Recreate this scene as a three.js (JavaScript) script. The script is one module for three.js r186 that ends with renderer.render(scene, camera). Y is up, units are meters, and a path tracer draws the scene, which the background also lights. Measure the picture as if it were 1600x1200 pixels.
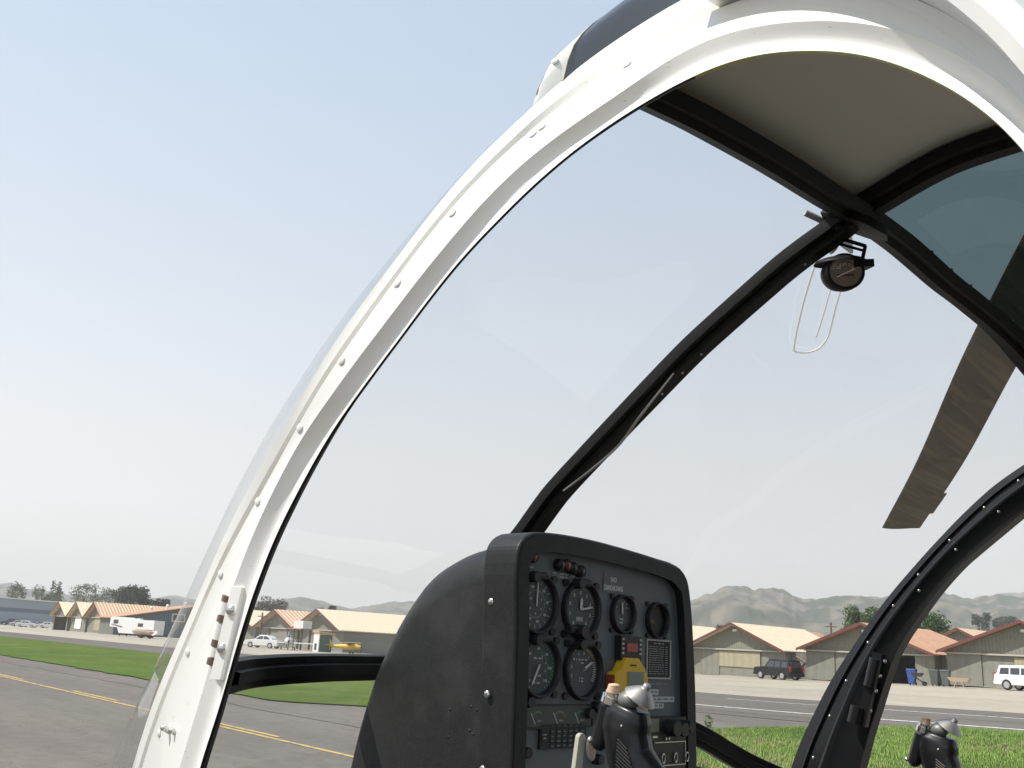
import * as THREE from 'three';
import { mergeGeometries, mergeVertices, toCreasedNormals } from 'three/addons/utils/BufferGeometryUtils.js';

// ---------------------------------------------------------------- camera, sky, sun, exposure
const D2R = Math.PI / 180;
const scene = new THREE.Scene();
const EYE = 1.75;
const camera = new THREE.PerspectiveCamera(43.6, 4 / 3, 0.05, 9000);
camera.position.set(0, EYE, 0);
camera.rotation.order = 'YXZ';
camera.rotation.set(15.293 * D2R, 0, 3.205 * D2R);

const SUN = (() => { const e = 55 * D2R; return new THREE.Vector3(-0.946 * Math.cos(e), Math.sin(e), 0.323 * Math.cos(e)).normalize(); })();
function makeSky() {
  const W = 512, H = 256, d = new Float32Array(W * H * 4);
  const lerp = (a, b, t) => a + (b - a) * t;
  for (let j = 0; j < H; j++) for (let i = 0; i < W; i++) {
    const el = ((j + 0.5) / H - 0.5) * Math.PI, az = ((i + 0.5) / W - 0.5) * 2 * Math.PI;
    const v = new THREE.Vector3(Math.cos(el) * Math.cos(az), Math.sin(el), Math.cos(el) * Math.sin(az));
    const s = Math.max(0, Math.sin(Math.max(0, el)));
    const t = 1 - Math.exp(-s * 2.6);                       // less air to look through the higher one looks
    const mu = v.dot(SUN), ph = 1 + 0.40 * mu + 0.10 * Math.pow(Math.max(0, mu), 12);   // haze scatters more light on the sun's side
    let r = lerp(0.93, 0.235, t) * ph, g = lerp(0.90, 0.352, t) * ph, b = lerp(0.845, 0.51, t) * ph;
    if (el < 0) { r *= 0.8; g *= 0.8; b *= 0.78; }
    const k = (j * W + i) * 4; d[k] = r; d[k + 1] = g; d[k + 2] = b; d[k + 3] = 1;
  }
  const t = new THREE.DataTexture(d, W, H, THREE.RGBAFormat, THREE.FloatType);
  t.mapping = THREE.EquirectangularReflectionMapping; t.magFilter = THREE.LinearFilter; t.minFilter = THREE.LinearFilter; t.wrapS = THREE.RepeatWrapping;
  t.needsUpdate = true; return t;
}
const sky = makeSky();
scene.background = sky; scene.environment = sky;
const sun = new THREE.DirectionalLight(new THREE.Color(1.0, 0.955, 0.88), 4.2);
sun.position.copy(SUN).multiplyScalar(200);
sun.castShadow = true; sun.shadow.radius = 1; sun.shadow.mapSize.set(4096, 4096);
Object.assign(sun.shadow.camera, { left: -160, right: 160, top: 160, bottom: -160, near: 1, far: 600 });
scene.add(sun); scene.add(sun.target);
scene.fog = new THREE.FogExp2(new THREE.Color(0.82, 0.815, 0.80), 0.00035);

const renderer = new THREE.WebGLRenderer({ antialias: true });
renderer.toneMapping = THREE.LinearToneMapping;
renderer.toneMappingExposure = 1.27;
renderer.shadowMap.enabled = true;

// ---------------------------------------------------------------- helpers
let seed = 20090816;
const rnd = () => { seed = (seed + 0x6D2B79F5) | 0; let t = Math.imul(seed ^ (seed >>> 15), 1 | seed); t = (t + Math.imul(t ^ (t >>> 7), 61 | t)) ^ t; return ((t ^ (t >>> 14)) >>> 0) / 4294967296; };
const rr = (a, b) => a + (b - a) * rnd();
const V = (x, y, z) => new THREE.Vector3(x, y, z);
const clamp = (x, a, b) => Math.min(b, Math.max(a, x));
const sstep = (a, b, x) => { const t = clamp((x - a) / (b - a), 0, 1); return t * t * (3 - 2 * t); };
const names = new Map();
function numbered(n) { const k = names.get(n) || 0; names.set(n, k + 1); return k ? n + '_' + String(k).padStart(3, '0') : n; }
function shade(o) { o.traverse(c => { if (c.isMesh) { c.castShadow = true; c.receiveShadow = true; } }); return o; }
function mesh(name, geo, mat, parent) {
  const m = new THREE.Mesh(geo, mat); m.name = name; m.castShadow = true; m.receiveShadow = true;
  if (parent) parent.add(m); return m;
}
function group(name) { const g = new THREE.Group(); g.name = numbered(name); scene.add(g); return g; }
function tag(o, label, category, grp) { o.userData.label = label; o.userData.category = category; if (grp) o.userData.group = grp; return o; }
function structure(name, geo, mat) { const m = mesh(numbered(name), geo, mat, scene); m.userData.kind = 'structure'; return m; }
const merge = gs => mergeGeometries(gs.map(g => { const q = g.index ? g.toNonIndexed() : g; for (const k of Object.keys(q.attributes)) if (!['position', 'normal', 'uv'].includes(k)) q.deleteAttribute(k); if (!q.attributes.uv) q.setAttribute('uv', new THREE.BufferAttribute(new Float32Array(q.attributes.position.count * 2), 2)); return q; }), false);
function box(w, h, d, x = 0, y = 0, z = 0) { return new THREE.BoxGeometry(w, h, d).translate(x, y, z); }
function cyl(r0, r1, h, n = 16) { return new THREE.CylinderGeometry(r0, r1, h, n); }
// cylinder between two points
function rod(a, b, r0, r1 = r0, n = 10) {
  const d = b.clone().sub(a), L = d.length(); const g = new THREE.CylinderGeometry(r1, r0, L, n);
  g.applyQuaternion(new THREE.Quaternion().setFromUnitVectors(V(0, 1, 0), d.normalize()));
  const c = a.clone().add(b).multiplyScalar(0.5); return g.translate(c.x, c.y, c.z);
}
// eight-cornered block: bottom four then top four, both in the same turning sense
function hexa(p) {
  const f = [[0, 3, 2, 1], [4, 5, 6, 7], [0, 1, 5, 4], [1, 2, 6, 5], [2, 3, 7, 6], [3, 0, 4, 7]];
  const pos = [], uv = [];
  for (const q of f) {
    const P = q.map(i => p[i]); const du = P[0].distanceTo(P[1]), dv = P[1].distanceTo(P[2]);
    const U = [[0, 0], [du, 0], [du, dv], [0, dv]];
    for (const k of [0, 1, 2, 0, 2, 3]) { pos.push(P[k].x, P[k].y, P[k].z); uv.push(...U[k]); }
  }
  const g = new THREE.BufferGeometry(); g.setAttribute('position', new THREE.Float32BufferAttribute(pos, 3)); g.setAttribute('uv', new THREE.Float32BufferAttribute(uv, 2)); g.computeVertexNormals(); return g;
}
// surface through rows of points (all rows of one length); uv in metres
function loft(rows, closed = false) {
  const n = rows.length, m = rows[0].length, pos = [], uv = [], idx = [];
  let vAcc = 0;
  for (let i = 0; i < n; i++) {
    if (i) vAcc += rows[i][m >> 1].distanceTo(rows[i - 1][m >> 1]);
    let u = 0;
    for (let j = 0; j < m; j++) { if (j) u += rows[i][j].distanceTo(rows[i][j - 1]); const p = rows[i][j]; pos.push(p.x, p.y, p.z); uv.push(u, vAcc); }
  }
  for (let i = 0; i < n - 1; i++) for (let j = 0; j < m - 1; j++) { const a = i * m + j, b = a + 1, c = a + m, d = c + 1; idx.push(a, c, b, b, c, d); }
  const g = new THREE.BufferGeometry(); g.setAttribute('position', new THREE.Float32BufferAttribute(pos, 3)); g.setAttribute('uv', new THREE.Float32BufferAttribute(uv, 2)); g.setIndex(idx); g.computeVertexNormals(); return g;
}
const curve = a => new THREE.CatmullRomCurve3(a.map(p => p.isVector3 ? p : V(p[0], p[1], p[2])), false, 'centripetal');
const sample = (c, n, t0 = 0, t1 = 1) => Array.from({ length: n }, (_, i) => c.getPointAt(t0 + (t1 - t0) * i / (n - 1)));
// bar of a given cross-section (list of [across, out] points, closed) along points, 'across' direction given per point
function bar(pts, profile, acrossFn) {
  const rows = pts.map((p, i) => {
    const t = pts[Math.min(i + 1, pts.length - 1)].clone().sub(pts[Math.max(i - 1, 0)]).normalize();
    const a = acrossFn(i, p, t).clone(); a.addScaledVector(t, -a.dot(t)).normalize();
    const o = V(0, 0, 0).crossVectors(a, t).normalize();
    return profile.concat([profile[0]]).map(([u, v]) => p.clone().addScaledVector(a, u).addScaledVector(o, v));
  });
  return toCreasedNormals(loft(rows), 0.6);
}
function coons(top, bottom, left, right, nu, nv, bulge) {   // curves: top/bottom run left to right, left/right run bottom to top
  const T = sample(top, nu), B = sample(bottom, nu), L = sample(left, nv), R = sample(right, nv), rows = [];
  for (let j = 0; j < nv; j++) {
    const v = j / (nv - 1), row = [];
    for (let i = 0; i < nu; i++) {
      const u = i / (nu - 1);
      const p = B[i].clone().multiplyScalar(1 - v).addScaledVector(T[i], v).addScaledVector(L[j], 1 - u).addScaledVector(R[j], u);
      p.addScaledVector(B[0], -(1 - u) * (1 - v)).addScaledVector(B[nu - 1], -u * (1 - v)).addScaledVector(T[0], -(1 - u) * v).addScaledVector(T[nu - 1], -u * v);
      if (bulge) p.add(bulge(u, v));
      row.push(p);
    }
    rows.push(row);
  }
  return rows;
}

// ---------------------------------------------------------------- textures
function hash(x, y, s) { let h = Math.imul(x, 374761393) + Math.imul(y, 668265263) + Math.imul(s, 1442695041); h = Math.imul(h ^ (h >>> 13), 1274126177); return ((h ^ (h >>> 16)) >>> 0) / 4294967296; }
function vnoise(x, y, per, s) {
  const xi = Math.floor(x), yi = Math.floor(y), fx = x - xi, fy = y - yi, u = fx * fx * (3 - 2 * fx), w = fy * fy * (3 - 2 * fy);
  const m = k => ((k % per) + per) % per;
  const a = hash(m(xi), m(yi), s), b = hash(m(xi + 1), m(yi), s), c = hash(m(xi), m(yi + 1), s), d = hash(m(xi + 1), m(yi + 1), s);
  return (a + (b - a) * u) * (1 - w) + (c + (d - c) * u) * w;
}
function fbm(x, y, per, s, oct = 4) { let a = 0, k = 0.5, n = 0; for (let o = 0; o < oct; o++) { a += k * vnoise(x, y, per, s + o); n += k; x *= 2; y *= 2; per *= 2; k *= 0.5; } return a / n; }
// texture of N pixels covering `size` metres; fn(u, v) in 0..1 returns [r,g,b] linear 0..1
function tex(N, size, fn, srgb = true) {
  const d = new Uint8Array(N * N * 4);
  const enc = x => { x = clamp(x, 0, 1); return Math.round(255 * (srgb ? (x <= 0.0031308 ? 12.92 * x : 1.055 * Math.pow(x, 1 / 2.4) - 0.055) : x)); };
  for (let j = 0; j < N; j++) for (let i = 0; i < N; i++) { const c = fn((i + 0.5) / N, (j + 0.5) / N), k = (j * N + i) * 4; d[k] = enc(c[0]); d[k + 1] = enc(c[1]); d[k + 2] = enc(c[2]); d[k + 3] = 255; }
  const t = new THREE.DataTexture(d, N, N); t.colorSpace = srgb ? THREE.SRGBColorSpace : THREE.NoColorSpace;
  t.wrapS = t.wrapT = THREE.RepeatWrapping; t.magFilter = THREE.LinearFilter; t.minFilter = THREE.LinearMipmapLinearFilter; t.generateMipmaps = true;
  t.repeat.set(1 / size, 1 / size); t.needsUpdate = true; return t;
}
const mix3 = (a, b, t) => [a[0] + (b[0] - a[0]) * t, a[1] + (b[1] - a[1]) * t, a[2] + (b[2] - a[2]) * t];
const std = (c, r, extra = {}) => new THREE.MeshStandardMaterial(Object.assign({ color: new THREE.Color(c[0], c[1], c[2]), roughness: r, metalness: 0, side: THREE.DoubleSide }, extra));
const phys = (c, r, extra = {}) => new THREE.MeshPhysicalMaterial(Object.assign({ color: new THREE.Color(c[0], c[1], c[2]), roughness: r, metalness: 0, side: THREE.DoubleSide }, extra));

// white airframe paint with small chips and specks of dirt
const chips = tex(1024, 0.9, (u, v) => {
  let c = [0.80, 0.795, 0.76];
  const m = fbm(u * 14, v * 14, 14, 3, 4); c = mix3(c, [0.71, 0.70, 0.65], sstep(0.52, 0.75, m) * 0.55);
  const s = vnoise(u * 190, v * 190, 190, 11), k = vnoise(u * 9, v * 9, 9, 12);
  if (s > 0.975 && k > 0.55) c = mix3(c, [0.22, 0.19, 0.15], 0.7);
  return c;
});
const blackPlast = tex(512, 0.35, (u, v) => {
  const f = fbm(u * 60, v * 60, 60, 21, 3), g = fbm(u * 6, v * 6, 6, 24, 4);
  const c = 0.016 + 0.008 * f, d = sstep(0.5, 0.85, g) * 0.012; return [c + d, c + d * 0.99, c + d * 0.93];
});
const plastBump = tex(512, 0.05, (u, v) => { const f = 0.6 * vnoise(u * 48, v * 48, 48, 31) + 0.4 * vnoise(u * 96, v * 96, 96, 32); return [f, f, f]; }, false);
const M = {
  white: phys([1, 1, 1], 0.34, { map: chips, clearcoat: 0.35, clearcoatRoughness: 0.25 }),
  whitePlain: phys([0.78, 0.77, 0.73], 0.38, { clearcoat: 0.3, clearcoatRoughness: 0.3 }),
  seal: std([0.50, 0.47, 0.39], 0.7),
  trim: phys([0.011, 0.0105, 0.0105], 0.55, { specularIntensity: 0.5 }),
  trimEdge: std([0.10, 0.10, 0.07], 0.5),
  rubber: std([0.012, 0.012, 0.012], 0.8),
  pod: phys([1, 1, 1], 0.46, { map: blackPlast, bumpMap: plastBump, bumpScale: 0.00025, specularIntensity: 0.5 }),
  panel: std([0.150, 0.168, 0.174], 0.6, { bumpMap: plastBump, bumpScale: 0.0001 }),
  black: std([0.012, 0.012, 0.013], 0.5),
  blackGloss: phys([0.010, 0.010, 0.011], 0.36, { clearcoat: 0.22, clearcoatRoughness: 0.2, specularIntensity: 0.7 }),
  steel: std([0.62, 0.60, 0.57], 0.28, { metalness: 1 }),
  chrome: std([0.75, 0.72, 0.70], 0.18, { metalness: 1 }),
  bronze: std([0.26, 0.19, 0.15], 0.35, { metalness: 0.9 }),
  liner: std([0.70, 0.66, 0.55], 0.75),
  slate: phys([0.060, 0.070, 0.086], 0.12, { clearcoat: 1, clearcoatRoughness: 0.05 }),
  glass: phys([0.955, 0.96, 0.96], 0.0, { transmission: 1, thickness: 0, ior: 1.3, metalness: 0 }),
  tealGlass: phys([0.155, 0.21, 0.205], 0.0, { transmission: 1, thickness: 0, ior: 1.3 }),
  dullMetal: std([0.42, 0.40, 0.385], 0.5, { metalness: 0.85 }),
  cream: std([0.72, 0.50, 0.33], 0.4),
  cord: phys([0.95, 0.94, 0.90], 0.9, { transmission: 0.5, thickness: 0 }),
  primer: std([0.42, 0.43, 0.13], 0.6),
  blade: null,
};
M.rib = std([0.13, 0.12, 0.10], 0.5);
M.blade = std([1, 1, 1], 0.6, { map: tex(512, 0.5, (u, v) => { const s = fbm(u * 10 + v * 6, v * 2, 64, 55, 4), f = fbm(u * 22 + v * 14, v * 2, 64, 56, 3); let c = mix3([0.125, 0.115, 0.092], [0.20, 0.18, 0.14], s); return mix3(c, [0.28, 0.23, 0.15], sstep(0.52, 0.75, f) * 0.5); }) });
const tileMats = [0, 1, 2, 3].map(k => new THREE.MeshStandardMaterial({ roughness: 0.5, map: (() => { const c = document.createElement('canvas'); c.width = 48; c.height = 22; const g = c.getContext('2d'); g.fillStyle = '#1a1e1f'; g.fillRect(0, 0, 48, 22); g.fillStyle = '#8d928e'; g.font = 'bold 13px sans-serif'; g.textAlign = 'center'; g.textBaseline = 'middle'; for (let i = 0; i < 3 + (k % 2); i++) g.fillRect(9 + i * 8, 8 - (i * 3 + k) % 3, 5, 7 + (i + k) % 3); const t = new THREE.CanvasTexture(c); t.colorSpace = THREE.SRGBColorSpace; return t; })() }));
// measured edge lines of the cabin (metres, helicopter frame)
const C_A = [[-0.5215,1.3896,-1.3401],[-0.5156,1.4304,-1.3425],[-0.5132,1.4686,-1.3384],[-0.518,1.5018,-1.3216],[-0.5279,1.5313,-1.2956],[-0.5392,1.5597,-1.2668],[-0.5505,1.5876,-1.2373],[-0.5614,1.6152,-1.2075],[-0.5717,1.6431,-1.1777],[-0.5811,1.6713,-1.1478],[-0.5896,1.6993,-1.1176],[-0.5972,1.7275,-1.0873],[-0.6038,1.7566,-1.0576],[-0.6094,1.7872,-1.0294],[-0.614,1.8191,-1.0023],[-0.6177,1.8511,-0.9752],[-0.6208,1.8823,-0.9472],[-0.6232,1.9124,-0.9179],[-0.6248,1.9425,-0.8886],[-0.6256,1.9735,-0.8602],[-0.6253,2.0052,-0.8324],[-0.6238,2.0365,-0.8045],[-0.6205,2.0676,-0.7763],[-0.6152,2.0987,-0.7486],[-0.6078,2.1308,-0.7226],[-0.5979,2.1641,-0.699],[-0.5858,2.1977,-0.677],[-0.572,2.2302,-0.6546],[-0.5572,2.2605,-0.6309],[-0.5405,2.2905,-0.6089],[-0.5221,2.3209,-0.5882],[-0.5035,2.349,-0.564],[-0.4858,2.3736,-0.5355],[-0.4713,2.3929,-0.5029],[-0.4635,2.4029,-0.4659],[-0.4649,2.4011,-0.4272],[-0.4743,2.3889,-0.3901],[-0.488,2.3705,-0.3555],[-0.5035,2.3486,-0.3234],[-0.5196,2.3244,-0.2932],[-0.5358,2.2979,-0.2648],[-0.5517,2.2698,-0.2379],[-0.5668,2.24,-0.2123],[-0.5808,2.2087,-0.188],[-0.5934,2.176,-0.1648],[-0.6043,2.1417,-0.1431],[-0.6132,2.1057,-0.1237],[-0.62,2.0678,-0.1072],[-0.6252,2.0286,-0.0929]];
const C_B = [[-0.5027,1.3848,-1.3512],[-0.5131,1.4118,-1.3258],[-0.5234,1.4389,-1.3004],[-0.5337,1.4661,-1.2751],[-0.5436,1.4938,-1.2502],[-0.5526,1.5227,-1.2265],[-0.561,1.5524,-1.2034],[-0.569,1.5821,-1.1802],[-0.5767,1.6113,-1.1563],[-0.5839,1.6401,-1.1318],[-0.5907,1.6685,-1.1067],[-0.5969,1.6967,-1.0811],[-0.6024,1.725,-1.0555],[-0.6072,1.7539,-1.0306],[-0.6112,1.7836,-1.0065],[-0.6141,1.8134,-0.9823],[-0.6161,1.8425,-0.9572],[-0.6176,1.8712,-0.9315],[-0.619,1.8997,-0.9056],[-0.6204,1.9282,-0.8797],[-0.6217,1.9567,-0.8538],[-0.6226,1.9851,-0.8277],[-0.6222,2.013,-0.8013],[-0.6203,2.0406,-0.7745],[-0.6174,2.0683,-0.7479],[-0.613,2.0968,-0.7226],[-0.6066,2.1263,-0.6989],[-0.5985,2.1558,-0.6755],[-0.589,2.1842,-0.6514],[-0.5784,2.2112,-0.6262],[-0.5676,2.236,-0.5992],[-0.5573,2.2574,-0.5696],[-0.5467,2.2772,-0.5384],[-0.5357,2.2965,-0.5072],[-0.5258,2.313,-0.4747],[-0.52,2.3224,-0.4396],[-0.5198,2.3228,-0.4027],[-0.5245,2.3152,-0.3663],[-0.5326,2.3017,-0.3317],[-0.5428,2.284,-0.2995],[-0.5541,2.2629,-0.2696],[-0.5658,2.2391,-0.2418],[-0.5775,2.2132,-0.216],[-0.5885,2.1851,-0.1922],[-0.5986,2.1552,-0.1703],[-0.6073,2.1236,-0.1503],[-0.6144,2.0905,-0.1321],[-0.6197,2.0561,-0.1161],[-0.6236,2.0206,-0.1016]];
const C_C = [[-0.5972,1.4548,-1.0684],[-0.5979,1.4866,-1.065],[-0.5989,1.518,-1.0599],[-0.6007,1.5481,-1.0508],[-0.6032,1.5771,-1.0379],[-0.6057,1.6059,-1.0242],[-0.6079,1.6351,-1.0111],[-0.61,1.6642,-0.9979],[-0.6117,1.6935,-0.9854],[-0.6132,1.7236,-0.9746],[-0.6144,1.7538,-0.9639],[-0.6157,1.7833,-0.9517],[-0.617,1.8119,-0.9373],[-0.6183,1.8397,-0.9214],[-0.6193,1.8666,-0.9041],[-0.6201,1.8927,-0.8855],[-0.6206,1.9181,-0.8659],[-0.6209,1.9424,-0.8452],[-0.621,1.9649,-0.8226],[-0.6209,1.9861,-0.7987],[-0.6205,2.0073,-0.7748],[-0.6195,2.0286,-0.7508],[-0.6177,2.0502,-0.7271],[-0.6149,2.0725,-0.7044],[-0.6111,2.0955,-0.6823],[-0.6062,2.1185,-0.6605],[-0.6002,2.1417,-0.6391],[-0.5934,2.1644,-0.6177],[-0.5861,2.1854,-0.5949],[-0.5791,2.2038,-0.5698],[-0.5727,2.2192,-0.5427],[-0.5669,2.2322,-0.5141],[-0.561,2.2445,-0.4854],[-0.5544,2.2577,-0.4575],[-0.5488,2.2684,-0.4292],[-0.5471,2.2717,-0.3994],[-0.5497,2.2667,-0.3694],[-0.555,2.2564,-0.34],[-0.5615,2.2432,-0.3116],[-0.5686,2.2279,-0.2844],[-0.576,2.2109,-0.2583],[-0.5835,2.1921,-0.2336],[-0.5909,2.1714,-0.2104],[-0.598,2.1488,-0.1889],[-0.6045,2.1247,-0.1688],[-0.6102,2.0991,-0.1505],[-0.6149,2.0719,-0.1346],[-0.6183,2.043,-0.1216],[-0.6208,2.013,-0.1108]];
const C_D = [[-0.6044,1.4691,-1.0025],[-0.6048,1.499,-0.9996],[-0.6053,1.5289,-0.9964],[-0.6059,1.5587,-0.9922],[-0.6067,1.588,-0.9863],[-0.6078,1.6161,-0.9771],[-0.6093,1.6432,-0.9648],[-0.6107,1.6705,-0.9525],[-0.6117,1.6986,-0.9419],[-0.6126,1.727,-0.9321],[-0.6132,1.7552,-0.9218],[-0.6137,1.7831,-0.9106],[-0.6139,1.8105,-0.8982],[-0.6139,1.8373,-0.8846],[-0.6137,1.8631,-0.8693],[-0.6133,1.8879,-0.8523],[-0.6129,1.9121,-0.8345],[-0.6124,1.9356,-0.8158],[-0.6119,1.9579,-0.7958],[-0.6113,1.9789,-0.7743],[-0.6106,1.9991,-0.7521],[-0.6094,2.0195,-0.73],[-0.6074,2.0403,-0.7084],[-0.6047,2.0618,-0.6876],[-0.601,2.0836,-0.6672],[-0.5966,2.105,-0.6466],[-0.5919,2.125,-0.6248],[-0.5868,2.1441,-0.6022],[-0.581,2.1631,-0.5797],[-0.5748,2.181,-0.5565],[-0.5689,2.197,-0.5319],[-0.5633,2.2108,-0.5059],[-0.5585,2.2222,-0.4786],[-0.5544,2.2312,-0.4504],[-0.5516,2.2373,-0.4214],[-0.5508,2.2392,-0.392],[-0.5524,2.2357,-0.3628],[-0.5562,2.2273,-0.3348],[-0.5614,2.2153,-0.3079],[-0.5672,2.2012,-0.282],[-0.5733,2.1853,-0.2574],[-0.5796,2.1672,-0.2343],[-0.5858,2.1473,-0.2127],[-0.5916,2.1259,-0.1924],[-0.5968,2.1032,-0.1736],[-0.6011,2.0788,-0.1567],[-0.6044,2.0528,-0.1423],[-0.6066,2.0254,-0.1303],[-0.608,1.9973,-0.1201]];
const C_RO = [[0.5739,2.1453,-0.3772],[0.577,2.1339,-0.4052],[0.58,2.1217,-0.4329],[0.5831,2.1082,-0.4599],[0.586,2.0938,-0.4866],[0.5886,2.0784,-0.5126],[0.5908,2.0617,-0.5379],[0.5926,2.0429,-0.5616],[0.594,2.0232,-0.5848],[0.5947,2.0027,-0.6072],[0.5949,1.9815,-0.629],[0.595,1.9601,-0.6506],[0.595,1.9383,-0.6717],[0.595,1.9162,-0.6927],[0.595,1.8939,-0.7134],[0.595,1.8711,-0.7335],[0.595,1.8477,-0.7529],[0.595,1.8237,-0.7715],[0.595,1.7993,-0.7898],[0.595,1.7749,-0.8079],[0.595,1.7504,-0.8259],[0.595,1.7253,-0.843],[0.5949,1.6995,-0.859],[0.5946,1.6729,-0.8739],[0.5942,1.6463,-0.8885],[0.5935,1.6194,-0.9027],[0.5928,1.5918,-0.9154],[0.5919,1.5637,-0.9269],[0.591,1.5351,-0.9372],[0.59,1.5063,-0.9469],[0.589,1.4775,-0.9566],[0.5881,1.4487,-0.9663],[0.5871,1.4198,-0.9759]];
const C_RI = [[0.5692,2.0759,-0.3825],[0.5706,2.0648,-0.4052],[0.572,2.0533,-0.4276],[0.5731,2.0401,-0.4491],[0.574,2.026,-0.47],[0.5747,2.0113,-0.4905],[0.5749,1.9958,-0.5104],[0.575,1.98,-0.5302],[0.575,1.9643,-0.5499],[0.575,1.9484,-0.5696],[0.575,1.9322,-0.589],[0.575,1.9147,-0.6071],[0.575,1.8963,-0.6244],[0.575,1.8773,-0.641],[0.575,1.8575,-0.6567],[0.575,1.8375,-0.6721],[0.575,1.8173,-0.6873],[0.575,1.7966,-0.7018],[0.575,1.775,-0.7147],[0.575,1.7523,-0.7256],[0.575,1.7289,-0.7351],[0.575,1.7052,-0.7439],[0.575,1.6815,-0.7526],[0.575,1.658,-0.7618],[0.575,1.6343,-0.7706],[0.575,1.6103,-0.7785],[0.575,1.5863,-0.7863],[0.575,1.5624,-0.7946],[0.575,1.5386,-0.8032],[0.575,1.5149,-0.8118],[0.575,1.4912,-0.8205],[0.575,1.4674,-0.8292],[0.575,1.4437,-0.8378]];
const C_CB = [[0.0,1.705,-1.275],[0.0,1.7402,-1.2512],[0.0,1.7755,-1.2273],[0.0,1.8107,-1.2035],[0.0,1.8459,-1.1795],[0.0,1.8785,-1.1529],[0.0,1.9054,-1.1202],[0.0,1.9327,-1.0877],[0.0,1.9635,-1.0585],[0.0,1.994,-1.029],[0.0,2.0213,-0.9964],[0.0,2.0476,-0.963],[0.0,2.0738,-0.9295],[0.0,2.0999,-0.8959],[0.0,2.1258,-0.8621],[0.0,2.1516,-0.8283],[0.0,2.1773,-0.7944],[0.0,2.2022,-0.7599],[0.0,2.2253,-0.7242],[0.0,2.2479,-0.6882],[0.0,2.2703,-0.6519],[0.0,2.2923,-0.6155],[0.0,2.3118,-0.5779],[0.0,2.3293,-0.5391],[0.0,2.3495,-0.5018]];
const C_RB = [[0.0,2.3495,-0.5018],[0.0,2.3639,-0.459],[0.0,2.3783,-0.4163],[0.0,2.3885,-0.3724],[0.0,2.3922,-0.3276],[0.0,2.3938,-0.2825],[0.0,2.3956,-0.2374],[0.0,2.3974,-0.1923],[0.0,2.3986,-0.1472],[0.0,2.399,-0.1021],[0.0,2.3995,-0.057],[0.0,2.3999,-0.0119],[0.0,2.4004,0.0333]];
const C_TB = [[-0.4279,2.3278,-0.5311],[-0.3815,2.3308,-0.5251],[-0.3315,2.3323,-0.5193],[-0.231,2.336,-0.5103],[-0.0936,2.341,-0.5032],[0.0,2.3495,-0.5018],[0.1239,2.3528,-0.4993],[0.2707,2.3377,-0.49],[0.356,2.3294,-0.4815],[0.4994,2.3006,-0.4619]];
const C_LB = [[-0.555,1.6981,-1.0414],[-0.5154,1.6993,-1.0817],[-0.4742,1.7006,-1.1194],[-0.4247,1.7029,-1.1444],[-0.3716,1.705,-1.1631],[-0.3196,1.706,-1.1849],[-0.2682,1.7064,-1.208],[-0.2151,1.7066,-1.2273],[-0.1613,1.7072,-1.2441],[-0.1068,1.7076,-1.2589],[-0.0513,1.7065,-1.2682],[0.0037,1.704,-1.2689],[0.0562,1.6994,-1.2515],[0.1071,1.6937,-1.2284],[0.151,1.6852,-1.1953],[0.1914,1.6751,-1.1572],[0.232,1.6642,-1.1195],[0.2731,1.6519,-1.0827],[0.3142,1.6394,-1.0461],[0.3559,1.6263,-1.0112],[0.4033,1.6079,-0.9929],[0.4541,1.5863,-0.9829],[0.504,1.5656,-0.9671],[0.5525,1.5471,-0.9452],[0.6,1.53,-0.92]];
const YAW_PTS = [[0.0119, 2.3279, -0.5545], [0.0457, 2.3148, -0.5839], [0.0936, 2.2943, -0.6234], [0.1429, 2.2705, -0.6617], [0.1985, 2.2452, -0.7008], [0.2107, 2.2409, -0.7072], [0.2297, 2.2421, -0.7045], [0.2465, 2.2463, -0.697], [0.2549, 2.2532, -0.6852], [0.2487, 2.264, -0.6685], [0.2382, 2.2703, -0.6588], [0.1893, 2.2926, -0.6241], [0.1408, 2.3118, -0.5883], [0.0919, 2.3281, -0.5534]] ;
const YAW_PTS2 = [[0.1242, 2.3082, -0.5959], [0.14, 2.3008, -0.6098], [0.1695, 2.2882, -0.6317], [0.2037, 2.2714, -0.6585], [0.2222, 2.2611, -0.6745]] ;
// ---------------------------------------------------------------- the helicopter (its own frame: x starboard, y up, -z towards the nose; metres)
const heli = group('helicopter');
heli.position.set(1.18 * Math.cos(46 * D2R), 0, -1.18 * Math.sin(46 * D2R));
heli.rotation.y = 46 * D2R;
tag(heli, 'white helicopter with bubble windscreen, black cabin frame and black instrument console', 'helicopter');
const P = (n, g, m, parent = heli) => mesh(n, g, m, parent);

const NF = 161, CAP_T = 0.597, LOW_T = 0.19, GLASS_B = 0.062;
const SCREW_T = [0.6918, 0.6384, 0.6284, 0.5717, 0.5183, 0.465, 0.4103, 0.3549, 0.3009, 0.2388, 0.1681];
const fA = sample(curve(C_A), NF), fB = sample(curve(C_B), NF), fC = sample(curve(C_C), NF), fD = sample(curve(C_D), NF);
const mixv = (a, b, t) => a.map((p, i) => p.clone().lerp(b[i], t));
const shift = (a, dx, toward, k = 0) => a.map((p, i) => { const q = p.clone(); q.x += dx; if (toward) q.addScaledVector(toward[i].clone().sub(p).normalize(), k); return q; });
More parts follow.
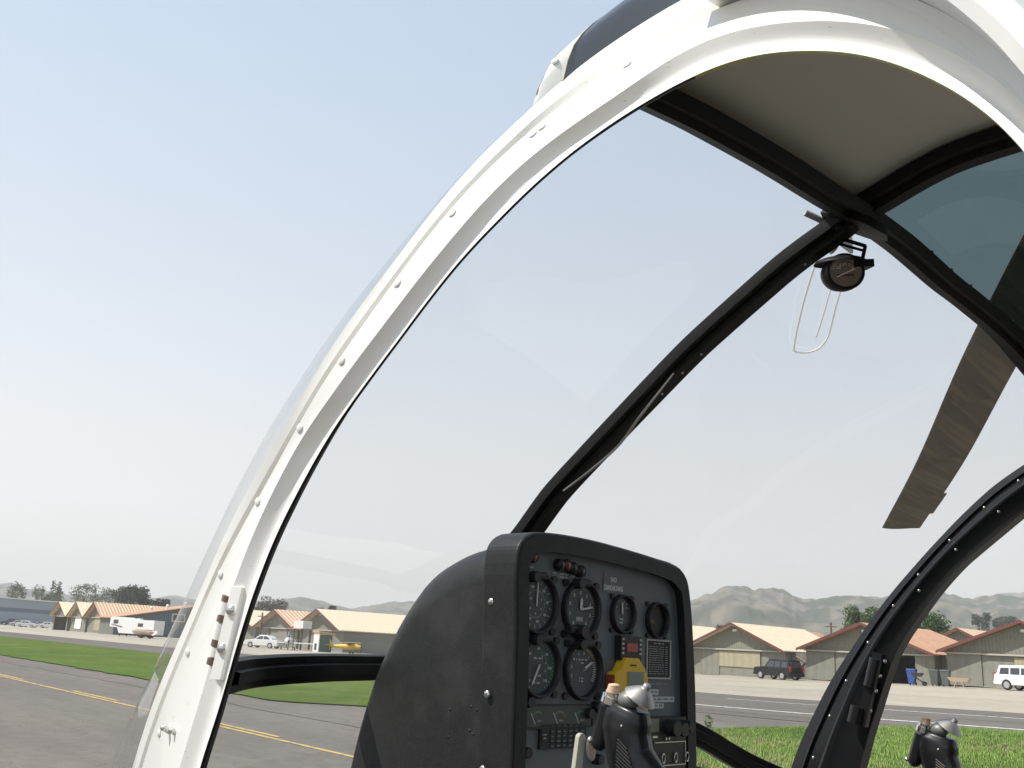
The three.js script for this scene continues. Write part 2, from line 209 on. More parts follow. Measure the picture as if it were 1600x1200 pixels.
// left door frame: outer flange, seal groove, screw land, hollow jamb and lip
{
  const outT = shift(fA, 0.016, fB, -0.004);                 // edge of the flange turned down on to the glass
  const A1 = mixv(fA, fB, 0.62), A2 = shift(mixv(fA, fB, 0.72), 0.006), A3 = shift(mixv(fA, fB, 0.9), 0.006);
  const J = [[0.08, 0.0012], [0.2, 0.003], [0.35, 0.0054], [0.5, 0.0068], [0.62, 0.006], [0.8, 0.003]].map(([t, d]) => shift(mixv(fC, fD, t), d));   // hollow, then the flat lip
  const fwd = fA.map((q, i) => q.clone().sub(fC[i]).normalize()), off = (dx, k) => fD.map((q, i) => q.clone().addScaledVector(fwd[i], k).add(V(dx, 0, 0)));
  const lip = off(0.004, 0.001), back = off(0.014, 0.02), back2 = off(0.03, 0.09);
  const strips = [[outT, fA], [fA, mixv(fA, A1, 0.5), A1], [A1, A2], [A3, fB], [fB, mixv(fB, fC, 0.5), fC], [fC, ...J, fD]];
  P('door_frame', merge(strips.map(s => loft(s))), M.white);
  P('door_seal', loft([A2, A3]), M.seal, heli.children[heli.children.length - 1]);
  P('frame_trim', merge([loft([fD.slice(0, 116), lip.slice(0, 116)]), loft([lip, back]), loft([back, back2])]), M.trim);
}
P('primer_edge', loft([fD.slice(115), fD.map((q, i) => q.clone().add(V(0.0035, -0.0006, 0))).slice(115)]), M.primer, heli.children.find(c => c.name === 'door_frame'));
const doorFrame = heli.children.find(c => c.name === 'door_frame');
// screws on the screw land
const screwGeo = (() => { const a = new THREE.SphereGeometry(0.0062, 14, 7, 0, Math.PI * 2, 0, Math.PI / 2).scale(1, 0.55, 1); const b = new THREE.TorusGeometry(0.0046, 0.0009, 6, 14).rotateX(Math.PI / 2).translate(0, 0.0012, 0); return merge([a, b]); })();
function screw(parent, p, n, s = 1, mat = M.whitePlain, name = 'screw') { const m = mesh(name, screwGeo, mat, parent); m.position.copy(p); m.quaternion.setFromUnitVectors(V(0, 1, 0), n.clone().normalize()); m.scale.setScalar(s); return m; }
const frameN = i => { const t = fB[Math.min(i + 1, NF - 1)].clone().sub(fB[Math.max(i - 1, 0)]), a = fC[i].clone().sub(fB[i]); const n = V(0, 0, 0).crossVectors(t, a).normalize(); return n.x > 0 ? n.negate() : n; };
for (const t of SCREW_T) { const i = Math.round(t * (NF - 1)); const n = frameN(i); screw(doorFrame, fB[i].clone().lerp(fC[i], 0.2).addScaledVector(n, 0.0005), n, 0.78).scale.y = 0.55; }

// roof edge standing proud above the rear half of the door opening
{
  const i0 = Math.round(0.742 * (NF - 1)), pts = fB.slice(i0, NF).map((q, i) => q.clone().lerp(fA[i0 + i], 0.25));
  P('roof_edge', bar(pts, [[-0.012, -0.004], [0.050, -0.004], [0.056, 0.004], [0.054, 0.016], [0.02, 0.034], [-0.012, 0.034]], () => V(-1, -0.12, 0)), M.white);
}
// roof skin: white front margin, then the dark outside of the covered overhead window
const iCap = Math.round(CAP_T * (NF - 1));
const headC = s => [V(s * 0.53, 2.305, -0.60), V(s * 0.40, 2.36, -0.548), V(s * 0.2, 2.398, -0.515), V(0, 2.41, -0.505)];
const roofTop = [V(0, 2.41, -0.505), V(0, 2.445, -0.3), V(0, 2.455, 0), V(0, 2.45, 0.3)];
{
  const aft = fA.slice(iCap, NF - 22);
  const m = p => V(p.x, p.y, p.z), e = aft[aft.length - 1];
  const front = curve([m(aft[0]), ...headC(-1)]), rear = curve([m(e), V(-0.48, Math.max(e.y, 2.3) + 0.05, 0.1), V(-0.2, 2.43, 0.27), roofTop[3]]);
  const q = x => 1 - Math.pow(Math.abs(2 * x - 1), 3.2);
  const rows = coons(rear, front, curve(aft), curve(roofTop), 40, 60, (u, v) => V(-0.018 * q(Math.min(0.5, u * 1.6)) * q(Math.min(0.5, v * 12)), 0.064 * q(Math.min(0.5, u * 1.15)) * q(Math.min(0.5, v * 12)), -0.02 * q(Math.min(0.5, v * 12)) * q(Math.min(0.5, u * 1.6))));
  const cut = 6;
  const margin = P('roof_margin', loft(rows.slice(0, cut + 1)), M.white);
  P('overhead_cover', loft(rows.slice(cut).map(r => r.map(p => p.clone()))), M.slate);
  P('margin_edge', bar(rows[cut].slice(0, 30), [[-0.0015, 0], [0.0015, 0], [0.0015, 0.001], [-0.0015, 0.001]], () => V(0, 0.2, 1)), M.seal, margin);
  screw(margin, rows[3][2].clone(), V(-0.9, 0.3, 0.2), 0.7);
}
// black cabin bows
const bowProf = (w, h) => [[-w, -h * 0.2], [-w * 0.94, -h], [-w * 0.42, -h], [-w * 0.36, -h * 1.9], [w * 0.36, -h * 1.9], [w * 0.42, -h], [w * 0.94, -h], [w, -h * 0.2], [w, h * 0.6], [-w, h * 0.6]];
const cCB = curve(C_CB), cRB = curve(C_RB), cTB = curve([V(...C_TB[0]).multiplyScalar(2).sub(V(...C_TB[1])).toArray(), ...C_TB, [0.60, 2.25, -0.44]]), cLB = curve(C_LB);
const flip = p => p.map(([a, b]) => [a, -b]);
const bowUp = bowProf(0.027, 0.010);
P('centre_bow', bar(sample(cCB, 60), flip(bowUp), () => V(1, 0, 0)), M.trim);
P('roof_beam', bar(sample(cRB, 30), flip(bowProf(0.027, 0.010)), () => V(1, 0, 0)), M.trim);
P('transverse_bow', bar(sample(cTB, 70), bowProf(0.028, 0.010), () => V(0, -0.42, 1)), M.trim);
P('lower_bow', bar(sample(cLB, 70), bowProf(0.0195, 0.009), (i, p) => V(0, 1, 0.12)), M.trim);
const bowByName = n => heli.children.find(c => c.name === n);
P('bow_joint', new THREE.CylinderGeometry(0.045, 0.05, 0.012, 8).rotateX(0.5).translate(0, 2.333, -0.505), M.trim);
for (const t of [0.62, 0.665, 0.705, 0.9]) { const p = cCB.getPointAt(t); screw(bowByName('centre_bow'), p.clone().add(V(-0.002, -0.014, 0.014)), V(-0.5, -0.5, 0.7), 0.34, M.steel, 'rivet'); }
for (const t of [0.60, 0.66, 0.72, 0.78, 0.85]) { const p = cTB.getPointAt(t); screw(bowByName('transverse_bow'), p.clone().add(V(0, -0.004, 0.026)), V(-0.3, -0.6, 0.8), 0.55, M.bronze, 'rivet'); }
screw(bowByName('bow_joint'), V(0.012, 2.325, -0.49), V(-0.4, -0.6, 0.5), 0.9, M.trim); screw(bowByName('bow_joint'), V(-0.02, 2.322, -0.52), V(-0.4, -0.6, 0.5), 0.9, M.trim);
// loose cable on the centre bow
P('bow_cable', merge([0, 0.003].map(o => new THREE.TubeGeometry(curve([cCB.getPointAt(0.40).add(V(-0.020, -0.016, 0.016)), cCB.getPointAt(0.45).add(V(-0.010 + o, -0.018, 0.018)), cCB.getPointAt(0.51).add(V(0.000 + o, -0.018, 0.018)), cCB.getPointAt(0.57).add(V(-0.012 + o, -0.018, 0.018)), cCB.getPointAt(0.66).add(V(-0.022, -0.016, 0.016))]), 40, 0.0012, 6))), M.steel, bowByName('centre_bow'));

// liner panel under the left overhead window
{
  const top = fD.slice(Math.round(0.63 * (NF - 1)), NF - 10).map(p => p.clone().add(V(0.012, 0.03, 0)));
  const tb = sample(cTB, 40).filter(p => p.x <= 0.001 && p.x >= top[0].x - 0.02).map(p => p.clone().add(V(0, 0.012, 0.0)));
  tb[0] = top[0]; tb[tb.length - 1] = V(0, 2.362, -0.502);
  const rb = sample(cRB, 20).map(p => p.clone().add(V(0, 0.012, 0))); rb[0] = tb[tb.length - 1].clone();
  const e = top[top.length - 1];
  const T = curve([e, V(-0.45, 2.24, -0.05), V(-0.25, 2.35, 0), rb[rb.length - 1]]);
  P('overhead_liner', loft(coons(T, curve(tb), curve(top), curve(rb), 24, 24)), M.liner);
  const rt = sample(cTB, 60).filter(p => p.x >= -0.001).reverse().map(p => p.clone().add(V(0, 0.014, 0.004))); rt[rt.length - 1] = rb[0].clone();
  const out = [rt[0], V(0.62, 2.24, -0.3), V(0.62, 2.2, -0.12)];
  P('overhead_window', loft(coons(curve([out[2], V(0.45, 2.30, -0.05), V(0.25, 2.37, 0), rb[rb.length - 1]]), curve(rt), curve(out), curve(rb), 24, 24, (u, v) => V(0, 0.025 * Math.sin(Math.PI * u) * Math.sin(Math.PI * v), 0))), M.tealGlass);
}
// right door frame, inside black
{
  const o = sample(curve(C_RO), 90), n = sample(curve(C_RI), 90);
  const lev = (t, d) => o.map((p, i) => { const q = p.clone().lerp(n[i], t); q.x -= d; return q; });
  const rowsets = [[lev(0, -0.03), lev(0, 0.0)], [lev(0, 0), lev(0.16, 0.002)], [lev(0.16, 0.002), lev(0.19, 0.010), lev(0.22, 0.010)], [lev(0.22, 0.010), lev(0.24, 0.004)], [lev(0.24, 0.004), lev(0.42, 0.004)], [lev(0.42, 0.004), lev(0.47, 0.016), lev(0.53, 0.020), lev(0.6, 0.014)], [lev(0.6, 0.014), lev(0.8, 0.0), lev(1, -0.004)], [lev(1, -0.004), lev(1.02, -0.03)]];
  const rf = P('right_door_frame', merge(rowsets.map(r => loft(r))), M.blackGloss);
  for (let k = 0; k < 9; k++) { const i = Math.round(90 * (0.13 + 0.085 * k)); if (i < 90) screw(rf, lev(0.31, 0.005)[i], V(-0.8, 0, 0.5), 0.5, M.steel, 'rivet'); }
  for (let k = 0; k < 4; k++) { const i = Math.round(90 * (0.08 + 0.11 * k)); screw(rf, lev(0.66, 0.012)[i], V(-0.8, 0, 0.5), 0.42, M.steel, 'rivet'); }
  // door hinge on the right frame
  const hg = P('right_hinge', merge([box(0.014, 0.13, 0.018), cyl(0.011, 0.011, 0.05, 12).translate(-0.006, 0.03, 0), cyl(0.013, 0.013, 0.03, 12).translate(-0.006, -0.05, -0.012)]), M.blackGloss);
  hg.position.copy(lev(0.84, 0.012)[58]); hg.rotation.x = 0.28;
  for (const [i, t] of [[52, .9], [55, .92], [58, .94], [61, .9], [62, .95]]) screw(rf, lev(t, 0.01)[i], V(-0.8, 0.2, 0.5), 0.6, M.steel, 'rivet');
}
// windscreen panes
const iLow = Math.round(LOW_T * (NF - 1));
const chinTop = s => s < 0 ? [V(-0.572, 1.70, -1.178), V(-0.50, 1.702, -1.268), V(-0.37, 1.704, -1.345), V(-0.18, 1.706, -1.395), V(0, 1.705, -1.40)] : [V(0.575, 1.64, -1.18), V(0.51, 1.66, -1.28), V(0.37, 1.68, -1.35), V(0.18, 1.70, -1.39), V(0, 1.705, -1.40)];
function windscreen(s) {
  const side = s < 0 ? fA.slice(iLow, iCap + 1).map(p => V(p.x * 0.988, p.y, p.z + 0.004)) : [...sample(curve(C_RO), 40).reverse().filter(p => p.y > 1.60 && p.y < 2.13).map(p => V(p.x + 0.012, p.y, p.z - 0.004)), V(0.588, 2.19, -0.395), V(0.575, 2.25, -0.445)];
  const mid = [V(0, 1.705, -1.40), V(0, 1.80, -1.30), ...sample(cCB, 14).slice(4, 13).map(p => p.clone().add(V(0, 0.016, -0.018))), V(0, 2.40, -0.51)];
  const top = s < 0 ? [side[side.length - 1], ...headC(s).map(p => p.clone().add(V(0, -0.008, -0.004)))] : [side[side.length - 1], V(0.46, 2.325, -0.478), V(0.3, 2.362, -0.495), V(0.15, 2.385, -0.505), V(0, 2.40, -0.51)]; top[top.length - 1] = V(0, 2.40, -0.51);
  return loft(coons(curve(top), curve([side[0], ...chinTop(s)]), curve(side), curve(mid), 60, 48, (u, v) => { const f = (1 - Math.pow(1 - u, 11)) * (1 - Math.pow(u, 2.5)), k = GLASS_B * f * (v < 0.5 ? Math.min(1, v / 0.45) : Math.pow(Math.sin(Math.PI * v), 0.4)); return V(0, 0.2 + 0.55 * v, -1 + 0.35 * v).multiplyScalar(k); }));
}
P('windscreen', windscreen(-1), M.glass).userData.label = 'left windscreen pane';
P('windscreen', windscreen(1), M.glass).userData.label = 'right windscreen pane';
// chin windows and lower nose shell
const plan = (y, a, zf, zs, s, n = 24) => Array.from({ length: n }, (_, i) => { const t = i / (n - 1) * Math.PI / 2; return V(s * a * Math.pow(Math.cos(t), 0.75), y, zs + (zf - zs) * Math.pow(Math.sin(t), 0.8)); });
for (const s of [-1, 1]) {
  const low = plan(1.44, 0.575, -1.54, -1.1, s);
  const up = [V(s * 0.60, s < 0 ? 1.69 : 1.60, -1.11), ...chinTop(s)];
  const U = sample(curve(up), 24);
  const rows = []; for (let k = 0; k <= 12; k++) { const v = k / 12; rows.push(U.map((p, i) => { const q = p.clone().lerp(low[i], v); q.z -= 0.05 * Math.sin(Math.PI * v) * (0.3 + 0.7 * i / 23); q.x += s * 0.02 * Math.sin(Math.PI * v); return q; })); }
  P('chin_window', loft(rows), M.glass);
}
{
  const ring = (y, k, dz) => [...plan(y, 0.60 * k, -1.56 + dz, -1.0, -1, 30), ...plan(y, 0.60 * k, -1.56 + dz, -1.0, 1, 30).reverse().slice(1)];
  const prof = [[1.47, 0.99, 0.02], [1.44, 1.0, 0], [1.35, 1.0, 0.03], [1.2, 0.94, 0.12], [1.05, 0.8, 0.28], [0.95, 0.55, 0.5]];
  const ext = prof.map(([y, k, dz]) => { const r = ring(y, k, dz); return [V(-0.64 * Math.min(1, k + 0.02), y, 1.0), V(-0.64 * Math.min(1, k + 0.02), y, -0.2), ...r, V(0.64 * Math.min(1, k + 0.02), y, -0.2), V(0.64 * Math.min(1, k + 0.02), y, 1.0)]; });
  P('nose_shell', loft(ext), M.white);
  P('cabin_floor', box(1.2, 0.03, 2.0, 0, 1.12, -0.1), M.black);
}
// aft cabin: roof, back wall and tail end of the body
{
  const sec = (z, w, y0, y1) => Array.from({ length: 33 }, (_, i) => { const a = Math.PI * i / 32; const c = Math.cos(a), s = Math.sin(a); return V(-w * Math.sign(c) * Math.pow(Math.abs(c), 0.55), y0 + (y1 - y0) * Math.pow(s, 0.55), z); });
  P('aft_body', loft([sec(0.34, 0.66, 1.0, 2.44), sec(0.8, 0.67, 0.95, 2.46), sec(1.4, 0.6, 1.0, 2.4), sec(2.0, 0.42, 1.15, 2.2), sec(2.6, 0.2, 1.5, 2.0)]), M.white);
  P('cabin_bulkhead', box(1.26, 1.3, 0.03, 0, 1.66, 0.5), M.black);
  for (const s of [-1, 1]) {
    const skid = P('skid', merge([rod(V(s * 1.0, 0.05, -1.5), V(s * 1.0, 0.05, 1.4), 0.035), rod(V(s * 1.0, 0.05, -1.5), V(s * 1.0, 0.22, -1.85), 0.035), rod(V(s * 1.0, 0.06, -0.7), V(s * 0.5, 1.05, -0.5), 0.03), rod(V(s * 1.0, 0.06, 0.9), V(s * 0.5, 1.05, 0.8), 0.03)]), M.whitePlain);
    skid.position.y = -0.012;
  }
}
// door hinge on the left frame
{
  const a = V(-0.612, 1.785, -0.958), b = V(-0.612, 1.716, -0.972), ax = a.clone().sub(b).normalize();
  const at = t => b.clone().lerp(a, t);
  const h = P('door_hinge', merge([rod(at(0.10), at(0.24), 0.0075, 0.0075, 14), rod(at(0.36), at(0.60), 0.0085, 0.0085, 14), rod(at(0.74), at(0.93), 0.0080, 0.0080, 14), hexa([V(-0.618, 1.700, -0.966), V(-0.608, 1.700, -0.966), V(-0.606, 1.700, -0.952), V(-0.614, 1.700, -0.952), V(-0.618, 1.796, -0.946), V(-0.608, 1.796, -0.946), V(-0.606, 1.796, -0.932), V(-0.614, 1.796, -0.932)])]), M.whitePlain);
  for (const t of [0.02, 0.30, 0.67, 0.98]) P('hinge_pin', rod(at(t - 0.05), at(t + 0.05), 0.0075, 0.0075, 6), M.bronze, h);
  for (const t of [0.2, 0.78]) P('hinge_bolt', new THREE.SphereGeometry(0.0068, 12, 8).translate(-0.614, at(t).y + 0.002, at(t).z + 0.016), M.steel, h);
  for (const [y, z] of [[1.637, -1.085], [1.636, -1.066]]) P('door_stop_stud', merge([rod(V(-0.590, y - 0.002, z), V(-0.599, y + 0.002, z), 0.0038, 0.003, 10), new THREE.SphereGeometry(0.0038, 10, 7).translate(-0.599, y + 0.002, z)]), M.steel, doorFrame);
}
// ---------------------------------------------------------------- instrument console
{
  const prof = [[-0.872, 1.892], [-0.935, 1.888], [-0.991, 1.881], [-1.037, 1.870], [-1.072, 1.857], [-1.100, 1.836], [-1.128, 1.808], [-1.150, 1.778], [-1.168, 1.745], [-1.184, 1.700], [-1.196, 1.655], [-1.206, 1.60], [-1.214, 1.53], [-1.220, 1.44], [-1.224, 1.32], [-1.226, 1.22]];
  const pc = curve(prof.map(([z, y]) => [0, y, z])); const N = 46, rows = [];
  for (let k = 0; k < N; k++) {
    const p = pc.getPointAt(k / (N - 1)), z = p.z, yt = p.y;
    const hw = 0.196 - 0.008 * sstep(-1.05, -1.24, z), cx = -0.048, r = Math.min(0.055 + 0.05 * sstep(-0.95, -1.2, z), Math.max(0.02, yt - 1.18)), row = [];
    for (let i = 0; i <= 6; i++) row.push(V(cx - hw, 1.16 + (yt - r - 1.16) * i / 6, z));
    for (let i = 1; i <= 8; i++) { const a = Math.PI / 2 * i / 8; row.push(V(cx - hw + r * (1 - Math.cos(a)), yt - r + r * Math.sin(a), z)); }
    for (let i = 1; i <= 6; i++) row.push(V(cx - hw + r + (2 * hw - 2 * r) * i / 6, yt + 0.006 * Math.sin(Math.PI * i / 6), z));
    for (let i = 1; i <= 8; i++) { const a = Math.PI / 2 * (1 - i / 8); row.push(V(cx + hw - r * (1 - Math.cos(a)), yt - r + r * Math.sin(a), z)); }
    for (let i = 1; i <= 6; i++) row.push(V(cx + hw, yt - r + (1.16 - yt + r) * i / 6, z));
    rows.push(row);
  }
  const con = P('instrument_console', loft(rows), M.pod);
  // glare hood: rounded ring round the panel
  const outline = (ins, s) => {
    const pts = [[-0.240 + ins, 1.20], [-0.246 + ins, 1.50], [-0.252 + ins, 1.76], [-0.257 + ins, 1.855], [-0.252 + ins, 1.878 - ins * 0.7], [-0.236 + ins * 0.7, 1.891 - ins], [-0.20, 1.8965 - ins], [-0.12, 1.898 - ins], [-0.03, 1.894 - ins], [0.06, 1.887 - ins], [0.112 - ins * 0.6, 1.880 - ins], [0.130 - ins * 0.9, 1.868 - ins * 0.8], [0.139 - ins, 1.848], [0.153 - ins, 1.747], [0.161 - ins, 1.587], [0.165 - ins, 1.20]];
    return new THREE.CatmullRomCurve3(pts.map(p => V(p[0], p[1], 0)), false, 'centripetal').getPoints(70).map(p => new THREE.Vector2(p.x, p.y));
  };
  const sh = new THREE.Shape(outline(0)); const hole = new THREE.Path([...outline(0.021)].map(p => new THREE.Vector2(p.x, Math.max(p.y, 1.22)))); sh.holes.push(hole);
  const hood = P('glare_hood', new THREE.ExtrudeGeometry(sh, { depth: 0.052, bevelEnabled: true, bevelSize: 0.005, bevelThickness: 0.005, bevelSegments: 3, curveSegments: 6 }).translate(0, 0, -0.917), M.pod);
  for (const [y, z] of [[1.806, -0.905], [1.690, -0.903], [1.60, -0.903]]) screw(con, V(-0.259, y, z), V(-1, 0, 0.1), 0.8, M.steel);
  for (const [y, z] of [[1.665, -0.985], [1.672, -0.945], [1.668, -0.935], [1.642, -0.945], [1.638, -0.938], [1.630, -0.985]]) screw(con, V(-0.2442, y, z), V(-1, 0, 0), 0.28, M.black, 'bolt_hole');
  // panel plate
  const ps = new THREE.Shape(outline(0.018));
  P('instrument_panel', new THREE.ExtrudeGeometry(ps, { depth: 0.006, bevelEnabled: false }).translate(0, 0, -0.881), M.panel);
}
const ZP = -0.875;
function canvasTex(w, h, draw) { const c = document.createElement('canvas'); c.width = w; c.height = h; const g = c.getContext('2d'); draw(g, w, h); const t = new THREE.CanvasTexture(c); t.colorSpace = THREE.SRGBColorSpace; t.magFilter = THREE.LinearFilter; return t; }
const fine = (g, n, x, y, px, col = '#d6dad6') => { g.fillStyle = col; const w = px * 0.62; for (let i = 0; i < n; i++) { const h = px * (0.45 + 0.22 * ((i * 7 + n) % 3)); if ((i * 5 + n) % 6 !== 4) g.fillRect(x - n * w / 2 + i * w, y - h / 2, w * 0.6, h * 0.8); } };
const INK = '#d2d5cf', FACE = '#495152';
function ticks(g, R, r0, r1, a0, a1, n, w) { g.lineWidth = w; for (let i = 0; i <= n; i++) { const a = (a0 + (a1 - a0) * i / n) * D2R; g.beginPath(); g.moveTo(128 + r0 * Math.sin(a), 128 - r0 * Math.cos(a)); g.lineTo(128 + r1 * Math.sin(a), 128 - r1 * Math.cos(a)); g.stroke(); } }
function nums(g, list, r, a0, a1, px) { g.font = 'bold ' + px + 'px sans-serif'; g.textAlign = 'center'; g.textBaseline = 'middle'; list.forEach((s, i) => { const a = (a0 + (a1 - a0) * i / (list.length - 1)) * D2R; g.fillText(s, 128 + r * Math.sin(a), 128 - r * Math.cos(a)); }); }
const dialBase = g => { g.fillStyle = FACE; g.fillRect(0, 0, 256, 256); g.strokeStyle = INK; g.fillStyle = INK; };
const arc = (g, r, a0, a1, col, w) => { g.strokeStyle = col; g.lineWidth = w; g.beginPath(); g.arc(128, 128, r, (a0 - 90) * D2R, (a1 - 90) * D2R); g.stroke(); g.strokeStyle = INK; };
const dialDraw = [
  g => { dialBase(g); ticks(g, 0, 100, 118, 20, 340, 16, 3); nums(g, ['20', '40', '60', '80', '100', '120', '140', '150'], 86, 40, 340, 17); arc(g, 62, 0, 360, INK, 3.5); ticks(g, 0, 62, 70, 0, 350, 35, 2); nums(g, ['2', '4', '6', '8', '10'], 46, 60, 300, 14); },
  g => { dialBase(g); ticks(g, 0, 102, 118, 0, 345, 49, 2.4); nums(g, ['0', '1', '2', '3', '4', '5', '6', '7', '8', '9'], 86, 0, 324, 25); g.fillStyle = '#222828'; g.fillRect(150, 108, 44, 26); g.fillStyle = INK; fine(g, 5, 172, 122, 13, INK); for (let i = 0; i < 9; i++) { g.fillRect(100 + i * 6, 166, 3, 22); } },
  g => { dialBase(g); ticks(g, 0, 96, 116, -60, 60, 6, 4); nums(g, ['E', '1/2', 'F'], 78, -50, 50, 22); fine(g, 4, 128, 168, 24, INK); fine(g, 3, 128, 194, 24, INK); },
  g => { g.fillStyle = '#0c0d0e'; g.fillRect(0, 0, 256, 256); g.fillStyle = '#5a4a1c'; g.fillRect(40, 120, 70, 40); },
  g => { dialBase(g); ticks(g, 0, 104, 118, -150, 150, 30, 2.4); nums(g, ['0', '20', '40', '60', '80', '100', '110'], 86, -140, 140, 18); arc(g, 108, 60, 120, '#4f7d46', 8); arc(g, 70, 10, 110, '#4f7d46', 6); fine(g, 7, 128, 90, 15, INK); fine(g, 3, 140, 172, 15, INK); fine(g, 5, 128, 206, 15, INK); nums(g, ['3', '4', '5'], 58, 30, 110, 15); },
  g => { dialBase(g); ticks(g, 0, 102, 118, -130, 60, 19, 2.6); nums(g, ['2', '3', '4', '5', '6', '7'], 84, -110, 40, 22); arc(g, 108, 20, 55, '#a89a4a', 12); arc(g, 108, 68, 120, '#8a5a34', 10); ticks(g, 0, 92, 116, 68, 120, 8, 4); fine(g, 11, 128, 78, 14, INK); fine(g, 4, 128, 94, 14, INK); fine(g, 5, 128, 170, 12, INK); fine(g, 5, 128, 184, 12, INK); },
];
function gauge(x, y, R, di, needles, label) {
  const rIn = R * 0.86;
  const bez = new THREE.LatheGeometry([[rIn * 0.99, 0.0006], [rIn, 0.006], [R * 0.91, 0.0095], [R * 0.97, 0.0095], [R, 0.007], [R, 0]].map(p => new THREE.Vector2(p[0], p[1])), 44).rotateX(Math.PI / 2);
  const ears = []; for (const sx of [-1, 1]) for (const sy of [-1, 1]) ears.push(cyl(R * 0.13, R * 0.13, 0.004, 12).rotateX(Math.PI / 2).translate(sx * R * 0.86, sy * R * 0.86, 0.002));
  const g = P('instrument_gauge', merge([bez, ...ears]), M.black); g.position.set(x, y, ZP); g.userData.label = label;
  const dm = new THREE.MeshStandardMaterial({ map: canvasTex(256, 256, dialDraw[di]), roughness: 0.55 });
  P('dial', new THREE.CircleGeometry(rIn, 40).translate(0, 0, 0.0012), dm, g);
  for (const [a, l, w, tail] of needles) {
    const s = new THREE.Shape(); s.moveTo(-w * 0.6, -tail * rIn); s.lineTo(w * 0.6, -tail * rIn); s.lineTo(w, 0); s.lineTo(w * 0.9, l * rIn * 0.8); s.lineTo(0, l * rIn); s.lineTo(-w * 0.9, l * rIn * 0.8); s.lineTo(-w, 0);
    P('needle', new THREE.ExtrudeGeometry(s, { depth: 0.0006, bevelEnabled: false }).translate(0, 0, 0.0028).rotateZ(-a * D2R), needleMat, g);
  }
  if (R > 0.03) P('light_post', merge([cyl(0.0065, 0.0075, 0.013, 12).rotateX(Math.PI / 2).translate(-R * 0.45, R * 0.84, 0.0125), cyl(0.0055, 0.0055, 0.024, 10).rotateZ(Math.PI / 2).translate(-R * 0.2, R * 0.9, 0.0125)]), M.black, g);
  return g;
}
const needleMat = std([0.62, 0.62, 0.58], 0.5);
gauge(-0.206, 1.807, 0.040, 0, [[2, 0.86, 0.0012, 0.1]], 'airspeed dial half hidden by the hood');
const alt = gauge(-0.113, 1.8055, 0.040, 1, [[80, 0.78, 0.0014, 0.0], [2, 0.48, 0.0026, 0.0]], 'altimeter dial with two white hands');
P('setting_knob', merge([cyl(0.0085, 0.0095, 0.016, 16).rotateX(Math.PI / 2).translate(-0.014, -0.030, 0.016), cyl(0.006, 0.006, 0.03, 10).rotateZ(Math.PI / 2).translate(-0.022, -0.028, 0.012)]), M.black, alt);
gauge(-0.0175, 1.805, 0.028, 2, [[-2, 0.75, 0.0016, 0.0]], 'small fuel dial');
gauge(0.070, 1.801, 0.027, 3, [], 'empty dark instrument hole');
gauge(-0.196, 1.727, 0.040, 4, [[-152, 0.80, 0.0016, 0.1]], 'rotor speed dial half hidden by the hood');
gauge(-0.105, 1.7245, 0.040, 5, [[62, 0.72, 0.0018, -0.2]], 'turbine temperature dial with yellow arc');
// warning lights along the top
for (const [x, y, c] of [[-0.222, 1.867, 1], [-0.165, 1.862, 0], [-0.152, 1.8625, 1], [-0.138, 1.860, 0], [-0.121, 1.857, 0]]) {
  const w = P('warning_light', new THREE.LatheGeometry([[0.0055, 0], [0.0085, 0], [0.0085, 0.009], [0.0068, 0.0105], [0.006, 0.009]].map(p => new THREE.Vector2(...p)), 18).rotateX(Math.PI / 2), M.black); w.position.set(x, y, ZP);
  P('lens', new THREE.SphereGeometry(0.0062, 14, 8, 0, Math.PI * 2, 0, Math.PI / 2).rotateX(Math.PI / 2).scale(1, 1, 0.5).translate(0, 0, 0.009), c ? phys([0.22, 0.05, 0.035], 0.2) : phys([0.02, 0.02, 0.02], 0.2), w);
}
function printPlate(name, x0, y0, x1, y1, draw, rough = 0.6, lift = 0.0012, W = 256) {
  const w = x1 - x0, h = y0 - y1; const t = canvasTex(W, Math.max(16, Math.round(W * h / w)), draw);
  const m = P(name, new THREE.PlaneGeometry(w, h), new THREE.MeshStandardMaterial({ map: t, roughness: rough })); m.position.set((x0 + x1) / 2, (y0 + y1) / 2, ZP + lift); return m;
}
const PANELHEX = '#6c7274';
// only the words that can be read in the photograph are lettered; the rest are print too small to read
const text = (g, s, x, y, px, col = '#d6dad6') => { g.fillStyle = col; g.font = 'bold ' + px + 'px sans-serif'; g.textAlign = 'center'; g.textBaseline = 'middle'; g.fillText(s, x, y); };
const fillBg = (g, w, h, c) => { g.fillStyle = c; g.fillRect(0, 0, w, h); };
printPlate('no_smoking_lettering', -0.062, 1.860, -0.014, 1.833, (g, w, h) => { fillBg(g, w, h, PANELHEX); text(g, 'NO', w * 0.5, h * 0.28, h * 0.36); text(g, 'SMOKING', w * 0.5, h * 0.72, h * 0.36); });
printPlate('light_caption', -0.233, 1.856, -0.212, 1.851, (g, w, h) => { fillBg(g, w, h, PANELHEX); fine(g, 7, w / 2, h / 2, h * 0.8); }, 0.6, 0.001);
printPlate('light_caption', -0.176, 1.8535, -0.114, 1.843, (g, w, h) => { fillBg(g, w, h, PANELHEX); fine(g, 3, w * 0.09, h * 0.3, h * 0.34); fine(g, 4, w * 0.09, h * 0.72, h * 0.34); fine(g, 8, w * 0.42, h * 0.3, h * 0.34); fine(g, 8, w * 0.42, h * 0.72, h * 0.34); fine(g, 8, w * 0.8, h * 0.45, h * 0.34); }, 0.6, 0.001);
